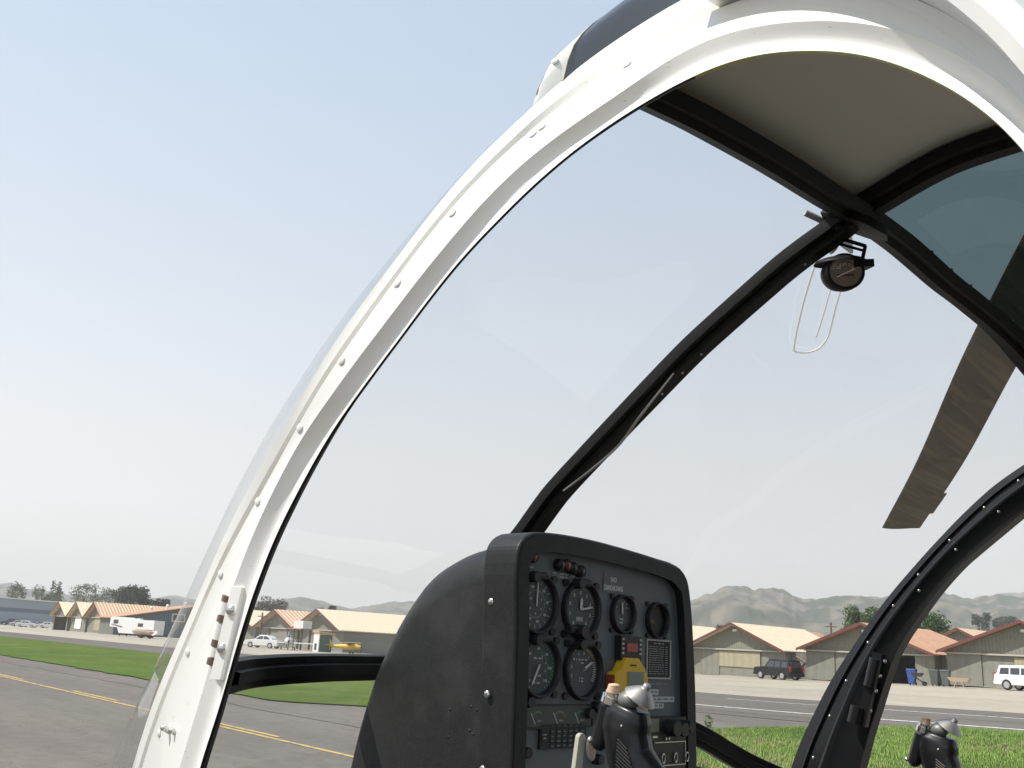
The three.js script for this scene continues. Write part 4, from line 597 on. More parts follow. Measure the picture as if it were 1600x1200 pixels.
// ---------------------------------------------------------------- hangars
function corr(base, streak, rust, per = 0.3) { return tex(256, per * 4, (u, v) => { const w = 0.5 + 0.5 * Math.cos(u * 4 * 2 * Math.PI), m = fbm(u * 6, v * 6, 6, 81, 4); const c = mix3(base, streak, clamp(m * 1.2 - 0.2, 0, 1)); return rust ? mix3(c, rust, sstep(0.5, 0.8, fbm(u * 9, v * 3, 9, 83, 3)) * 0.6) : mix3(c, c.map(x => x * 0.93), w); }); }
const ribBump = (per) => tex(128, per * 4, (u, v) => { const w = Math.pow(0.5 + 0.5 * Math.cos(u * 4 * 2 * Math.PI), 3); return [w, w, w]; }, false);
const wallBump = ribBump(0.3), roofBump = ribBump(0.6);
const H = {
  wall: std([1, 1, 1], 0.8, { map: corr([0.205, 0.205, 0.165], [0.26, 0.25, 0.205], null), bumpMap: wallBump, bumpScale: 0.03 }),
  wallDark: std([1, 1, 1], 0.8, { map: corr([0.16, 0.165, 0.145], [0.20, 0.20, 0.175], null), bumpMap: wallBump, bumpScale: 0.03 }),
  beige: std([1, 1, 1], 0.8, { map: corr([0.36, 0.32, 0.21], [0.40, 0.36, 0.25], null), bumpMap: wallBump, bumpScale: 0.02 }),
  creamRoof: std([1, 1, 1], 0.75, { map: corr([0.74, 0.62, 0.44], [0.64, 0.53, 0.37], null, 0.6), bumpMap: roofBump, bumpScale: 0.04 }),
  rustRoof: std([1, 1, 1], 0.75, { map: corr([0.50, 0.27, 0.155], [0.42, 0.22, 0.13], [0.60, 0.42, 0.27], 0.6), bumpMap: roofBump, bumpScale: 0.04 }),
  stripeRoof: std([1, 1, 1], 0.75, { map: tex(256, 2.4, (u, v) => { const w = 0.5 + 0.5 * Math.cos(u * 4 * 2 * Math.PI), m = fbm(u * 8, v * 8, 8, 84, 3); return mix3([0.50, 0.29, 0.17], [0.70, 0.57, 0.41], clamp(w * 1.3 - 0.3 + 0.4 * (m - 0.5), 0, 1)); }), bumpMap: roofBump, bumpScale: 0.04 }),
  trim: std([0.14, 0.045, 0.035], 0.7), track: std([0.42, 0.39, 0.32], 0.6), dark: std([0.02, 0.02, 0.02], 0.9), white: std([0.74, 0.73, 0.70], 0.6),
  slateWall: std([1, 1, 1], 0.7, { map: corr([0.10, 0.125, 0.145], [0.12, 0.145, 0.16], null), bumpMap: wallBump, bumpScale: 0.03 }),
  blueWall: std([1, 1, 1], 0.6, { map: corr([0.29, 0.345, 0.385], [0.32, 0.375, 0.41], null, 0.5), bumpMap: wallBump, bumpScale: 0.03 }),
  blueBand: std([0.13, 0.18, 0.205], 0.6), pane: phys([0.05, 0.06, 0.06], 0.1), concreteTrim: std([0.5, 0.48, 0.42], 0.8), wood: std([0.12, 0.09, 0.065], 0.9),
};
// a gabled hangar: x = 0 at its front, +x depth, z across; panels: [fraction from, to, material, setback]
function hangar(label, Xf, z0, z1, depth, eave, peak, o) {
  const g = group('hangar'); const w = z1 - z0, hw = w / 2; place(g, Xf, (z0 + z1) / 2); tag(g, label, 'hangar', 'gabled hangars along the apron');
  const oh = o.overhang ?? 1.0, oe = 0.45, sl = (peak - eave) / (hw);
  const wallM = o.wall || H.wall;
  const part = (n, geo, m, lab) => { const q = mesh(n, geo, m, g); if (lab) q.userData.label = lab; return q; };
  // gable
  const s = new THREE.Shape(); s.moveTo(-hw, eave - 0.25); s.lineTo(hw, eave - 0.25); s.lineTo(hw, eave); s.lineTo(0, peak - 0.05); s.lineTo(-hw, eave);
  const gab = part('gable_wall', new THREE.ExtrudeGeometry(s, { depth: 0.12, bevelEnabled: false }).rotateY(-Math.PI / 2).translate(0.12, 0, 0), wallM);
  if (o.vent !== false) mesh('gable_lamp', merge([box(0.28, 0.22, 0.5, -0.2, (eave + peak) / 2 + 0.55, 0), box(0.1, 0.1, 0.1, -0.03, (eave + peak) / 2 + 0.6, 0)]), H.white, gab);
  // side and back walls
  part('side_wall', box(depth - 0.13, eave, 0.12, 0.13 + (depth - 0.13) / 2, eave / 2, hw - 0.07), o.side || wallM); part('side_wall', box(depth - 0.13, eave, 0.12, 0.13 + (depth - 0.13) / 2, eave / 2, -hw + 0.07), o.side || wallM);
  part('back_wall', new THREE.ExtrudeGeometry(s, { depth: 0.1, bevelEnabled: false }).rotateY(-Math.PI / 2).translate(depth, 0, 0), wallM); part('back_wall', box(0.1, eave - 0.26, w - 0.3, depth - 0.06, (eave - 0.26) / 2, 0), wallM);
  part('floor_slab', box(depth, 0.03, w - 0.02, depth / 2, 0.032, 0), H.concreteTrim);
  // roof slopes
  for (const sd of [-1, 1]) {
    const e = V(0, eave - oe * sl, sd * (hw + oe)), r = V(0, peak, 0.0); const t = 0.10, x0 = -oh, x1 = depth + 0.3;
    const P4 = (y) => sd > 0 ? [V(x0, e.y + y, e.z), V(x1, e.y + y, e.z), V(x1, r.y + y, 0.001), V(x0, r.y + y, 0.001)] : [V(x0, r.y + y, -0.001), V(x1, r.y + y, -0.001), V(x1, e.y + y, e.z), V(x0, e.y + y, e.z)];
    part('roof', hexa([...P4(0.02), ...P4(0.02 + t)]), o.roof);
    const b = (y0, y1, zz) => V(x0 - 0.05, zz ? r.y + y0 : e.y + y0, zz ? 0 : e.z);
    part('rake_board', hexa([V(x0 - 0.06, e.y - 0.10, e.z), V(x0 - 0.01, e.y - 0.10, e.z), V(x0 - 0.01, r.y - 0.10, 0), V(x0 - 0.06, r.y - 0.10, 0), V(x0 - 0.06, e.y + 0.14, e.z), V(x0 - 0.01, e.y + 0.14, e.z), V(x0 - 0.01, r.y + 0.14, 0), V(x0 - 0.06, r.y + 0.14, 0)]), H.trim);
  }
  part('door_track', box(0.16, 0.14, w + 0.1, -0.14, eave - 0.18, 0), H.track);
  (o.panels || [[0, 0.25, wallM, 0], [0.25, 0.5, wallM, 0.12], [0.5, 0.75, wallM, 0], [0.75, 1, wallM, 0.12]]).forEach(([a, b, m, sb, h0, h1]) => { const lo = h0 ?? 0.03, hi = h1 ?? eave - 0.26; part('door_panel', box(0.06, hi - lo, (b - a) * w - 0.02, 0.02 + (sb || 0), (lo + hi) / 2, -hw + (a + b) / 2 * w), m); });
  return g;
}
// right-hand row
const EH = 2.85, PH = 5.25;
hangar('grey hangar with cream roof half hidden by the instrument console', 85, -81.5, -69.8, 12, EH, PH, { roof: H.creamRoof });
hangar('grey hangar with cream roof and beige door panel behind the dark car', 85, -68.9, -57.3, 12, EH, PH, { roof: H.creamRoof, panels: [[0, 0.10, H.wall, 0.1], [0.10, 0.31, H.wall, 0], [0.31, 0.48, H.beige, -0.02, 0.95, 2.5], [0.48, 0.75, H.beige, -0.02, 0.95, 2.5], [0.31, 0.75, H.wall, 0.06], [0.75, 1, H.wall, 0.12]] });
hangar('grey hangar with rust-red roof and open black doorway', 85, -54.9, -42.1, 12, EH, PH, { roof: H.rustRoof, panels: [[0, 0.24, H.wall, 0], [0.24, 0.5, H.wall, 0.1], [0.5, 0.62, H.wall, 0], [0.86, 1, H.wall, 0.0]] });
hangar('grey hangar with rust-red roof and narrow beige panel behind the white car', 85, -41.0, -27.6, 12, EH, PH + 0.1, { roof: H.rustRoof, panels: [[0, 0.22, H.wall, 0], [0.22, 0.42, H.wall, 0.1], [0.42, 0.5, H.beige, -0.02, 0.9, 2.5], [0.42, 0.5, H.wall, 0.08], [0.5, 0.75, H.wall, 0], [0.75, 1, H.wall, 0.1]] });
hangar('grey hangar at the far right end of the near row', 85, -26.6, -13, 12, EH, PH + 0.1, { roof: H.rustRoof });
// links between them: dark set-back walls
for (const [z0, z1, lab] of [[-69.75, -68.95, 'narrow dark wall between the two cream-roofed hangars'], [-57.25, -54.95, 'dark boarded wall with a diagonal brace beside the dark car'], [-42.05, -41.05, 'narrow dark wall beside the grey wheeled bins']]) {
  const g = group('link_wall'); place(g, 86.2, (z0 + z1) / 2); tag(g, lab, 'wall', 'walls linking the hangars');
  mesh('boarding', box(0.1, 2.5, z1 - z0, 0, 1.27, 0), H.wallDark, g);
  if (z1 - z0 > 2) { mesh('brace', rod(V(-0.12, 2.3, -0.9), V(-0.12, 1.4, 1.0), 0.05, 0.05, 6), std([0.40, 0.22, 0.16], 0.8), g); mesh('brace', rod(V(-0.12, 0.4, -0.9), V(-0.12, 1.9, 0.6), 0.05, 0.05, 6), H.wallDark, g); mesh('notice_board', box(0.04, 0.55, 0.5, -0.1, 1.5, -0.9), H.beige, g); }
}
// back row behind
for (const [z0, z1, rf, lab] of [[-84, -72, 'rust', 'rust-roofed hangar in the back row behind the console'], [-71, -58.5, 'cream', 'far hangar in the back row left of the dark car'], [-58, -46.5, 'stripe', 'orange-roofed hangar in the back row between the cream and rust roofs'], [-45, -33, 'stripe', 'orange-roofed hangar in the back row behind the open doorway'], [-32, -20, 'rust', 'rust-roofed hangar in the back row at the far right']]) hangar(lab, 112, z0, z1, 12, 3.0, 5.75, { roof: H[rf + 'Roof'], vent: false });
// middle row
const EM = 2.65, PM = 4.75;
hangar('grey hangar with cream roof beside the white door frame', 62, -139, -126.2, 20, EM, PM, { roof: H.creamRoof, vent: false });
hangar('grey hangar with striped orange roof behind the parked white car', 62, -124.6, -114.4, 22, EM, PM, { roof: H.stripeRoof, vent: false });
hangar('grey hangar with long cream roof behind the yellow aeroplane', 62, -113.6, -103.0, 42, EM, PM + 0.15, { roof: H.creamRoof, side: H.wallDark });
// left row
hangar('small cream-roofed hangar with open dark front, leftmost of three', 62, -219.5, -209.2, 14, 3.0, 5.6, { roof: H.creamRoof, vent: false, panels: [[0.02, 0.1, H.wall, 0], [0.9, 0.98, H.wall, 0]] });
hangar('small cream-roofed hangar with bright white door, middle of three', 62, -207.6, -198.4, 14, 3.0, 5.6, { roof: H.creamRoof, vent: false, panels: [[0, 0.3, H.wall, 0.1], [0.3, 0.72, H.white, 0, 0.6, 2.74], [0.3, 0.72, H.wall, 0.06], [0.72, 1, H.wall, 0.1]] });
hangar('small striped-roof hangar with beige door, rightmost of three', 62, -197.0, -187.6, 14, 3.0, 5.6, { roof: H.stripeRoof, vent: false, panels: [[0, 0.4, H.wall, 0.1], [0.4, 0.9, H.beige, 0, 0.5, 2.74], [0.4, 0.9, H.wall, 0.06], [0.9, 1, H.wall, 0.1]] });
// slate shed with orange roof, its gable end to the right
{
  const g = group('shed'); place(g, 61, -183.2); tag(g, 'slate blue shed with low orange roof and one window behind the caravan', 'shed');
  const w = 30, d = 7.6, e = 3.0, p = 5.9;
  const s = new THREE.Shape(); s.moveTo(0, 0); s.lineTo(w, 0); s.lineTo(w, e); s.lineTo(w * 0.5, p); s.lineTo(0, e);
  for (const z of [-d / 2, d / 2 - 0.12]) mesh('end_wall', new THREE.ExtrudeGeometry(s, { depth: 0.12, bevelEnabled: false }).translate(0, 0, z), H.slateWall, g);
  mesh('front_wall', box(0.12, e, d - 0.26, 0.06, e / 2, 0), H.wallDark, g); mesh('back_wall', box(0.12, e, d - 0.26, w - 0.06, e / 2, 0), H.wallDark, g);
  const slope = (xa, ya, xb, yb) => hexa([V(xa, ya, -d / 2 - 0.4), V(xb, yb, -d / 2 - 0.4), V(xb, yb, d / 2 + 0.5), V(xa, ya, d / 2 + 0.5), V(xa, ya + 0.14, -d / 2 - 0.4), V(xb, yb + 0.14, -d / 2 - 0.4), V(xb, yb + 0.14, d / 2 + 0.5), V(xa, ya + 0.14, d / 2 + 0.5)]);
  mesh('roof', slope(-0.6, e - 0.1, w * 0.5, p), H.rustRoof, g); mesh('roof', slope(w * 0.5, p + 0.001, w + 0.6, e - 0.1), H.rustRoof, g);
  const wn = mesh('window', box(2.6, 1.5, 0.1, 11.5, 3.6, d / 2 + 0.02), H.concreteTrim, g); mesh('pane', box(2.0, 1.0, 0.06, 11.5, 3.6, d / 2 + 0.06), H.pane, wn);
  for (const x of [8, 11, 14.5]) mesh('roof_vent', merge([cyl(0.22, 0.22, 0.4, 10).translate(x, e + (p - e) * x / (w * 0.5) + 0.3, -1), new THREE.SphereGeometry(0.3, 10, 8).translate(x, e + (p - e) * x / (w * 0.5) + 0.6, -1)]), H.white, g);
}
// long blue-grey building behind
{
  const g = group('long_building'); g.position.set(-135.5, 0, -299.5); g.rotation.y = -0.334; tag(g, 'long blue-grey flat-roofed building with darker band behind parked cars', 'building');
  mesh('wall', box(30, 7.3, 88, -15, 3.65, 0), H.blueWall, g); mesh('band', box(0.1, 1.1, 88.1, 0.06, 4.3, 0), H.blueBand, g); mesh('roof_edge', box(30.8, 0.3, 88.8, -15, 7.46, 0), H.white, g);
}
// ---------------------------------------------------------------- vehicles
const tyre = std([0.02, 0.02, 0.02], 0.85), rim = std([0.55, 0.55, 0.55], 0.35, { metalness: 0.8 }), carGlass = phys([0.03, 0.035, 0.04], 0.05, { clearcoat: 1 }), redLamp = phys([0.42, 0.03, 0.025], 0.25), clearLamp = phys([0.6, 0.6, 0.58], 0.2);
function carBody(kind) {
  const L = kind === 'suv' ? 4.7 : 4.5, h = kind === 'suv' ? 1.80 : 1.45, gh = kind === 'suv' ? 1.05 : 0.92, wd = kind === 'suv' ? 1.85 : 1.75;
  const b = new THREE.Shape(); const pts = kind === 'suv' ? [[-L / 2, 0.42], [-L / 2, 0.78], [-L / 2 + 0.1, 0.98], [-L / 2 + 1.25, 1.08], [L / 2 - 0.05, 1.08], [L / 2, 0.9], [L / 2, 0.42]] : [[-L / 2, 0.32], [-L / 2, 0.62], [-L / 2 + 0.15, 0.78], [-L / 2 + 1.25, 0.92], [L / 2 - 0.7, 0.95], [L / 2 - 0.05, 0.88], [L / 2, 0.7], [L / 2, 0.34]];
  pts.forEach((p, i) => i ? b.lineTo(...p) : b.moveTo(...p));
  const wheelX = [-L / 2 + 0.88, L / 2 - 0.95], wr = kind === 'suv' ? 0.37 : 0.32;
  for (const x of [...wheelX].reverse()) { b.lineTo(x + wr + 0.06, pts[0][1]); b.absarc(x, wr, wr + 0.06, 0.1, Math.PI - 0.1, false); b.lineTo(x - wr - 0.06, pts[0][1]); }
  const ext = (s, w) => new THREE.ExtrudeGeometry(s, { depth: w - 0.12, bevelEnabled: true, bevelSize: 0.06, bevelThickness: 0.06, bevelSegments: 3 }).translate(0, 0, -(w - 0.12) / 2);
  const c = new THREE.Shape(); (kind === 'suv' ? [[-1.05, gh], [-0.42, h - 0.02], [-0.2, h], [L / 2 - 0.35, h - 0.04], [L / 2 - 0.10, gh]] : [[-1.0, gh - 0.03], [-0.3, h], [0.75, h - 0.02], [1.55, gh]]).forEach((p, i) => i ? c.lineTo(...p) : c.moveTo(...p));
  const top = ext(c, wd - 0.2); const p = top.attributes.position; for (let i = 0; i < p.count; i++) { const k = (p.getY(i) - gh) / (h - gh); p.setZ(i, p.getZ(i) * (1 - 0.14 * clamp(k, 0, 1))); } top.computeVertexNormals();
  const win = kind === 'suv' ? [[[-0.78, gh + 0.06], [-0.38, h - 0.16], [0.25, h - 0.15], [0.25, gh + 0.06]], [[0.36, gh + 0.06], [0.36, h - 0.15], [1.1, h - 0.16], [1.1, gh + 0.06]], [[1.22, gh + 0.06], [1.22, h - 0.16], [1.9, h - 0.18], [2.0, gh + 0.06]]] : [[[-0.8, gh + 0.04], [-0.25, h - 0.1], [0.2, h - 0.08], [0.2, gh + 0.04]], [[0.3, gh + 0.04], [0.3, h - 0.08], [0.75, h - 0.1], [1.3, gh + 0.04]]];
  return { L, h, gh, wd, body: ext(b, wd), top, win, wheelX, wr };
}
const carKinds = { suv: carBody('suv'), sedan: carBody('sedan') };
function car(name, kind, paintM, label, cat, grp) {           // nose towards -x of its own frame
  const K = carKinds[kind], g = group(name); tag(g, label, cat, grp);
  const body = mesh('body', merge([K.body.clone(), K.top.clone()]), paintM, g);
  for (const s of [-1, 1]) for (const q of K.win) { const sh = new THREE.Shape(); q.forEach((p, i) => i ? sh.lineTo(...p) : sh.moveTo(...p)); const ge = new THREE.ExtrudeGeometry(sh, { depth: 0.012, bevelEnabled: false }); const p = ge.attributes.position; for (let i = 0; i < p.count; i++) { const k = (p.getY(i) - K.gh) / (K.h - K.gh); p.setZ(i, s * ((K.wd - 0.2) / 2 * (1 - 0.14 * clamp(k, 0, 1)) + 0.004 + p.getZ(i) * 0.6)); } ge.computeVertexNormals(); mesh('window', ge, carGlass, g); }
  const hw = K.wd / 2;
  mesh('rear_window', hexa([V(K.L / 2 - (kind === 'suv' ? 0.06 : 0.62), K.gh + 0.08, -hw + 0.3), V(K.L / 2 - (kind === 'suv' ? 0.03 : 0.58), K.gh + 0.08, -hw + 0.3), V(K.L / 2 - (kind === 'suv' ? 0.03 : 0.58), K.gh + 0.08, hw - 0.3), V(K.L / 2 - (kind === 'suv' ? 0.06 : 0.62), K.gh + 0.08, hw - 0.3), V(K.L / 2 - (kind === 'suv' ? 0.25 : 1.4), K.h - 0.16, -hw + 0.36), V(K.L / 2 - (kind === 'suv' ? 0.22 : 1.36), K.h - 0.16, -hw + 0.36), V(K.L / 2 - (kind === 'suv' ? 0.22 : 1.36), K.h - 0.16, hw - 0.36), V(K.L / 2 - (kind === 'suv' ? 0.25 : 1.4), K.h - 0.16, hw - 0.36)]), carGlass, g);
  mesh('windscreen', hexa([V(-1.16, K.gh + 0.0, -hw + 0.28), V(-1.12, K.gh, -hw + 0.28), V(-1.12, K.gh, hw - 0.28), V(-1.16, K.gh, hw - 0.28), V(-0.56, K.h - 0.08, -hw + 0.36), V(-0.5, K.h - 0.08, -hw + 0.36), V(-0.5, K.h - 0.08, hw - 0.36), V(-0.56, K.h - 0.08, hw - 0.36)]), carGlass, g);
  for (const s of [-1, 1]) {
    mesh('tail_light', box(0.06, kind === 'suv' ? 0.5 : 0.2, 0.2, K.L / 2 + 0.05, kind === 'suv' ? 1.0 : 0.75, s * (hw - 0.12)), redLamp, g); mesh('headlight', box(0.06, 0.16, 0.36, -K.L / 2 - 0.05, kind === 'suv' ? 0.82 : 0.64, s * (hw - 0.28)), clearLamp, g);
    for (const x of K.wheelX) { const w = mesh('wheel', cyl(K.wr, K.wr, 0.22, 22).rotateX(Math.PI / 2).translate(x, K.wr, s * (hw - 0.12)), tyre, g); mesh('rim', cyl(K.wr * 0.66, K.wr * 0.66, 0.235, 16).rotateX(Math.PI / 2).translate(x, K.wr, s * (hw - 0.12)), rim, w); }
  }
  mesh('bumper', merge([box(0.14, 0.2, K.wd - 0.1, K.L / 2 + 0.06, 0.52, 0), box(0.14, 0.2, K.wd - 0.1, -K.L / 2 - 0.06, 0.48, 0)]), paintM, g);
  return g;
}
const paintOf = (c, r = 0.3) => phys(c, r, { clearcoat: 0.45, clearcoatRoughness: 0.1, specularIntensity: 0.6 });
// headings: turn = 90 deg points the nose along -z (away to the left)
place(car('parked_car', 'suv', paintOf([0.010, 0.011, 0.016]), 'dark blue-black sport utility car parked before the cream-roofed hangar', 'car'), 80.5, -55.0, -Math.PI / 2 - 0.22, 0.024);
place(car('parked_car', 'suv', paintOf([0.72, 0.72, 0.70]), 'white sport utility car at the right edge before a rust-roofed hangar', 'car'), 80, -32.2, Math.PI / 2 - 0.15, 0.024);
{
  const P5 = [[-118, -246, [0.42, 0.42, 0.44], 'silver sedan, leftmost of the row before the long building', 0.3], [-111.5, -236, [0.55, 0.55, 0.55], 'pale grey sedan in front of the row of parked cars', 0.1], [-114, -249, [0.20, 0.23, 0.30], 'blue-grey sedan in the row before the long building', 0.5], [-109.5, -243, [0.66, 0.66, 0.64], 'white sedan in the row before the long building', 0.2], [-103.5, -238, [0.20, 0.21, 0.19], 'dark grey-green sedan, rightmost of the row before the long building', 0.1]];
  for (const [x, z, c, lab, t] of P5) { const k = car('parked_car', 'sedan', paintOf(c), lab, 'car', 'cars parked before the long building'); k.position.set(x, 0.024, z); k.rotation.y = Math.PI + t; }
  { const k = car('parked_car', 'suv', paintOf([0.05, 0.06, 0.07]), 'dark sport utility car at the foot of the long building, far left', 'car', 'cars parked before the long building'); k.position.set(-133, 0.024, -272); k.rotation.y = 0.3; }
  place(car('parked_car', 'sedan', paintOf([0.68, 0.66, 0.63]), 'old white saloon car parked beside the small white aeroplane', 'car'), 55.5, -110.2, -Math.PI / 2 + 0.55, 0.024);
}
// caravan: fifth-wheel trailer
{
  const g = group('caravan_trailer'); place(g, 58, -160, -Math.PI / 2 + 0.35, 0.024); g.scale.setScalar(0.86); tag(g, 'long white caravan trailer with raised nose before the slate shed', 'trailer');
  const s = new THREE.Shape(); [[-6, 1.7], [-6, 3.25], [-5.4, 3.4], [-2.2, 3.4], [-1.6, 3.05], [6, 3.05], [6, 0.6], [-3.2, 0.6], [-3.9, 1.6]].forEach((p, i) => i ? s.lineTo(...p) : s.moveTo(...p));
  mesh('body', new THREE.ExtrudeGeometry(s, { depth: 2.3, bevelEnabled: true, bevelSize: 0.06, bevelThickness: 0.06, bevelSegments: 2 }).translate(0, 0, -1.15), std([0.70, 0.70, 0.68], 0.45), g);
  for (const z of [-1.22, 1.22]) { mesh('window', box(1.3, 0.7, 0.05, -4.4, 2.6, z), carGlass, g); mesh('window', box(1.4, 0.6, 0.05, 2.4, 2.2, z), carGlass, g); mesh('stripe', hexa([V(-5.6, 2.05, z - 0.02), V(-2.5, 1.55, z - 0.02), V(-2.5, 1.55, z + 0.02), V(-5.6, 2.05, z + 0.02), V(-5.6, 2.2, z - 0.02), V(-2.5, 1.8, z - 0.02), V(-2.5, 1.8, z + 0.02), V(-5.6, 2.2, z + 0.02)]), std([0.16, 0.12, 0.14], 0.5), g); }
  mesh('roof_unit', box(0.9, 0.3, 0.8, 0.6, 3.22, 0), std([0.7, 0.7, 0.68], 0.5), g);
  for (const z of [-1.05, 1.05]) for (const x of [2.4, 3.3]) mesh('wheel', cyl(0.38, 0.38, 0.24, 18).rotateX(Math.PI / 2).translate(x, 0.38, z), tyre, g);
  mesh('landing_leg', merge([box(0.12, 1.7, 0.12, -3.4, 0.86, 0.8), box(0.12, 1.7, 0.12, -3.4, 0.86, -0.8)]), H.dark, g);
}
{
  const g = group('boat'); place(g, 54.5, -147.5, -Math.PI / 2 + 0.3, 0.024); g.scale.setScalar(0.8); tag(g, 'small beige boat on a trailer beside the white caravan', 'boat');
  const rows = [-3, -2.4, -1.2, 0.5, 2, 3].map((x, k) => { const w = [0.05, 0.5, 0.95, 1.05, 1.0, 0.9][k], y0 = [1.2, 0.75, 0.55, 0.5, 0.5, 0.52][k]; return [V(x, 1.45, -w), V(x, 1.0, -w * 0.95), V(x, y0, 0), V(x, 1.0, w * 0.95), V(x, 1.45, w)]; });
  mesh('hull', loft(rows), std([0.62, 0.52, 0.42], 0.4), g); mesh('deck', box(3.0, 0.25, 1.6, 0.2, 1.45, 0), std([0.5, 0.36, 0.28], 0.5), g);
  mesh('trailer_frame', merge([box(5.5, 0.1, 0.1, 0.5, 0.42, 0.4), box(5.5, 0.1, 0.1, 0.5, 0.42, -0.4), box(0.1, 0.1, 1.8, 1, 0.35, 0)]), H.dark, g);
  for (const z of [-0.95, 0.95]) mesh('wheel', cyl(0.32, 0.32, 0.2, 16).rotateX(Math.PI / 2).translate(1, 0.32, z), tyre, g);
}
// light aeroplanes, nose towards -x
function plane(label, paintM, high, prop) {
  const g = group('aeroplane'); tag(g, label, 'aeroplane');
  const f = new THREE.LatheGeometry([[0.05, -2.2], [0.34, -2.05], [0.5, -1.4], [0.58, -0.4], [0.55, 0.5], [0.38, 1.8], [0.16, 4.2], [0.05, 4.5]].map(p => new THREE.Vector2(...p)), 20).rotateZ(-Math.PI / 2).translate(0, 1.25, 0);
  mesh('fuselage', f, paintM, g);
  const wy = high ? 1.95 : 0.95; mesh('wing', hexa([V(-0.9, wy, -4.8), V(0.5, wy, -4.8), V(0.7, wy, 4.8), V(-0.9, wy, 4.8), V(-0.8, wy + 0.14, -4.8), V(0.4, wy + 0.06, -4.8), V(0.6, wy + 0.06, 4.8), V(-0.8, wy + 0.14, 4.8)]), paintM, g);
  mesh('tailplane', hexa([V(3.7, 1.4, -1.5), V(4.5, 1.4, -1.5), V(4.5, 1.4, 1.5), V(3.7, 1.4, 1.5), V(3.7, 1.46, -1.5), V(4.5, 1.44, -1.5), V(4.5, 1.44, 1.5), V(3.7, 1.46, 1.5)]), paintM, g);
  mesh('fin', hexa([V(3.4, 1.4, -0.03), V(4.5, 1.4, -0.03), V(4.5, 1.4, 0.03), V(3.4, 1.4, 0.03), V(4.0, 2.6, -0.03), V(4.7, 2.6, -0.03), V(4.7, 2.6, 0.03), V(4.0, 2.6, 0.03)]), paintM, g);
  mesh('canopy', new THREE.SphereGeometry(0.5, 18, 10).scale(1.9, 0.85, 0.95).translate(0.1, 1.65, 0), carGlass, g);
  mesh('propeller', merge([box(0.05, 1.9, 0.12, -2.25, 1.25, 0), new THREE.SphereGeometry(0.16, 10, 8).translate(-2.25, 1.25, 0)]), H.dark, g);
  for (const [x, z] of [[-0.4, -0.95], [-0.4, 0.95], [high ? 4.0 : -1.7, 0]]) { const y0 = 0.22; mesh('wheel', cyl(0.22, 0.22, 0.14, 14).rotateX(Math.PI / 2).translate(x, y0, z), tyre, g); mesh('strut', rod(V(x, y0, z), V(x, 1.0, z * 0.4), 0.04, 0.05, 6), paintM, g); }
  if (high) for (const s of [-1, 1]) mesh('wing_strut', rod(V(-0.2, 0.95, s * 0.5), V(-0.2, wy, s * 2.6), 0.03, 0.03, 6), paintM, g);
  return g;
}
place(plane('small white low-wing aeroplane parked before the striped-roof hangar', std([0.62, 0.60, 0.57], 0.35), false), 55.5, -104.2, 1.1, 0.024).scale.setScalar(0.8);
place(plane('yellow high-wing aeroplane parked by the long cream-roofed hangar', std([0.62, 0.42, 0.03], 0.4), true), 60, -98.0, 2.3, 0.024).scale.setScalar(0.6);
// fuel tank on legs behind the white aeroplane, white shelter, utility poles
{
  const g = group('tank_stand'); place(g, 59, -107.6, 0, 0.024); tag(g, 'white box tank on legs with an orange tray behind the white aeroplane', 'tank');
  mesh('tank', box(1.2, 0.9, 2.3, 0, 2.95, 0), std([0.66, 0.66, 0.62], 0.5), g); mesh('tray', box(1.8, 0.1, 3.4, 0, 2.44, -0.5), std([0.42, 0.20, 0.12], 0.6), g);
  for (const [x, z] of [[-0.5, -1], [0.5, -1], [-0.5, 1], [0.5, 1]]) mesh('leg', box(0.1, 2.4, 0.1, x, 1.2, z), H.wood, g);
}
{
  const g = group('ticket_shelter'); place(g, 57, -100.4, 0.0, 0.024); tag(g, 'small white kiosk with green side and orange roof beside the hangar corner', 'kiosk');
  mesh('front', box(0.1, 2.1, 1.2, 0, 1.05, 0), H.white, g); mesh('side', box(1.6, 1.9, 0.1, 0.86, 0.95, 0.56), std([0.05, 0.09, 0.065], 0.7), g); mesh('side', box(1.6, 1.9, 0.1, 0.86, 0.95, -0.56), H.white, g); mesh('roof', hexa([V(-0.2, 2.12, -0.75), V(1.9, 1.92, -0.75), V(1.9, 1.92, 0.75), V(-0.2, 2.12, 0.75), V(-0.2, 2.3, -0.75), V(1.9, 2.1, -0.75), V(1.9, 2.1, 0.75), V(-0.2, 2.3, 0.75)]), std([0.55, 0.33, 0.18], 0.7), g); mesh('opening', box(0.03, 0.7, 0.45, -0.07, 0.55, 0), H.pane, g);
}
function pole(label, x, z, h, arm) { const g = group('utility_pole'); place(g, x, z); tag(g, label, 'pole', 'utility poles'); mesh('post', cyl(0.11, 0.15, h, 10).translate(0, h / 2, 0), H.wood, g); mesh('cross_arm', box(0.12, 0.12, arm, 0, h - 0.5, 0), H.wood, g); return g; }
pole('utility pole standing in front of the cream hangar roof by the door frame', 61, -122.6, 4.4, 2.4); pole('distant utility pole on the skyline left of the console', 150, -233, 9.5, 3).position.set(-38, 0, -300); pole('short pole over the orange roof between two hangars', 108, -66.2, 6.4, 1.6);
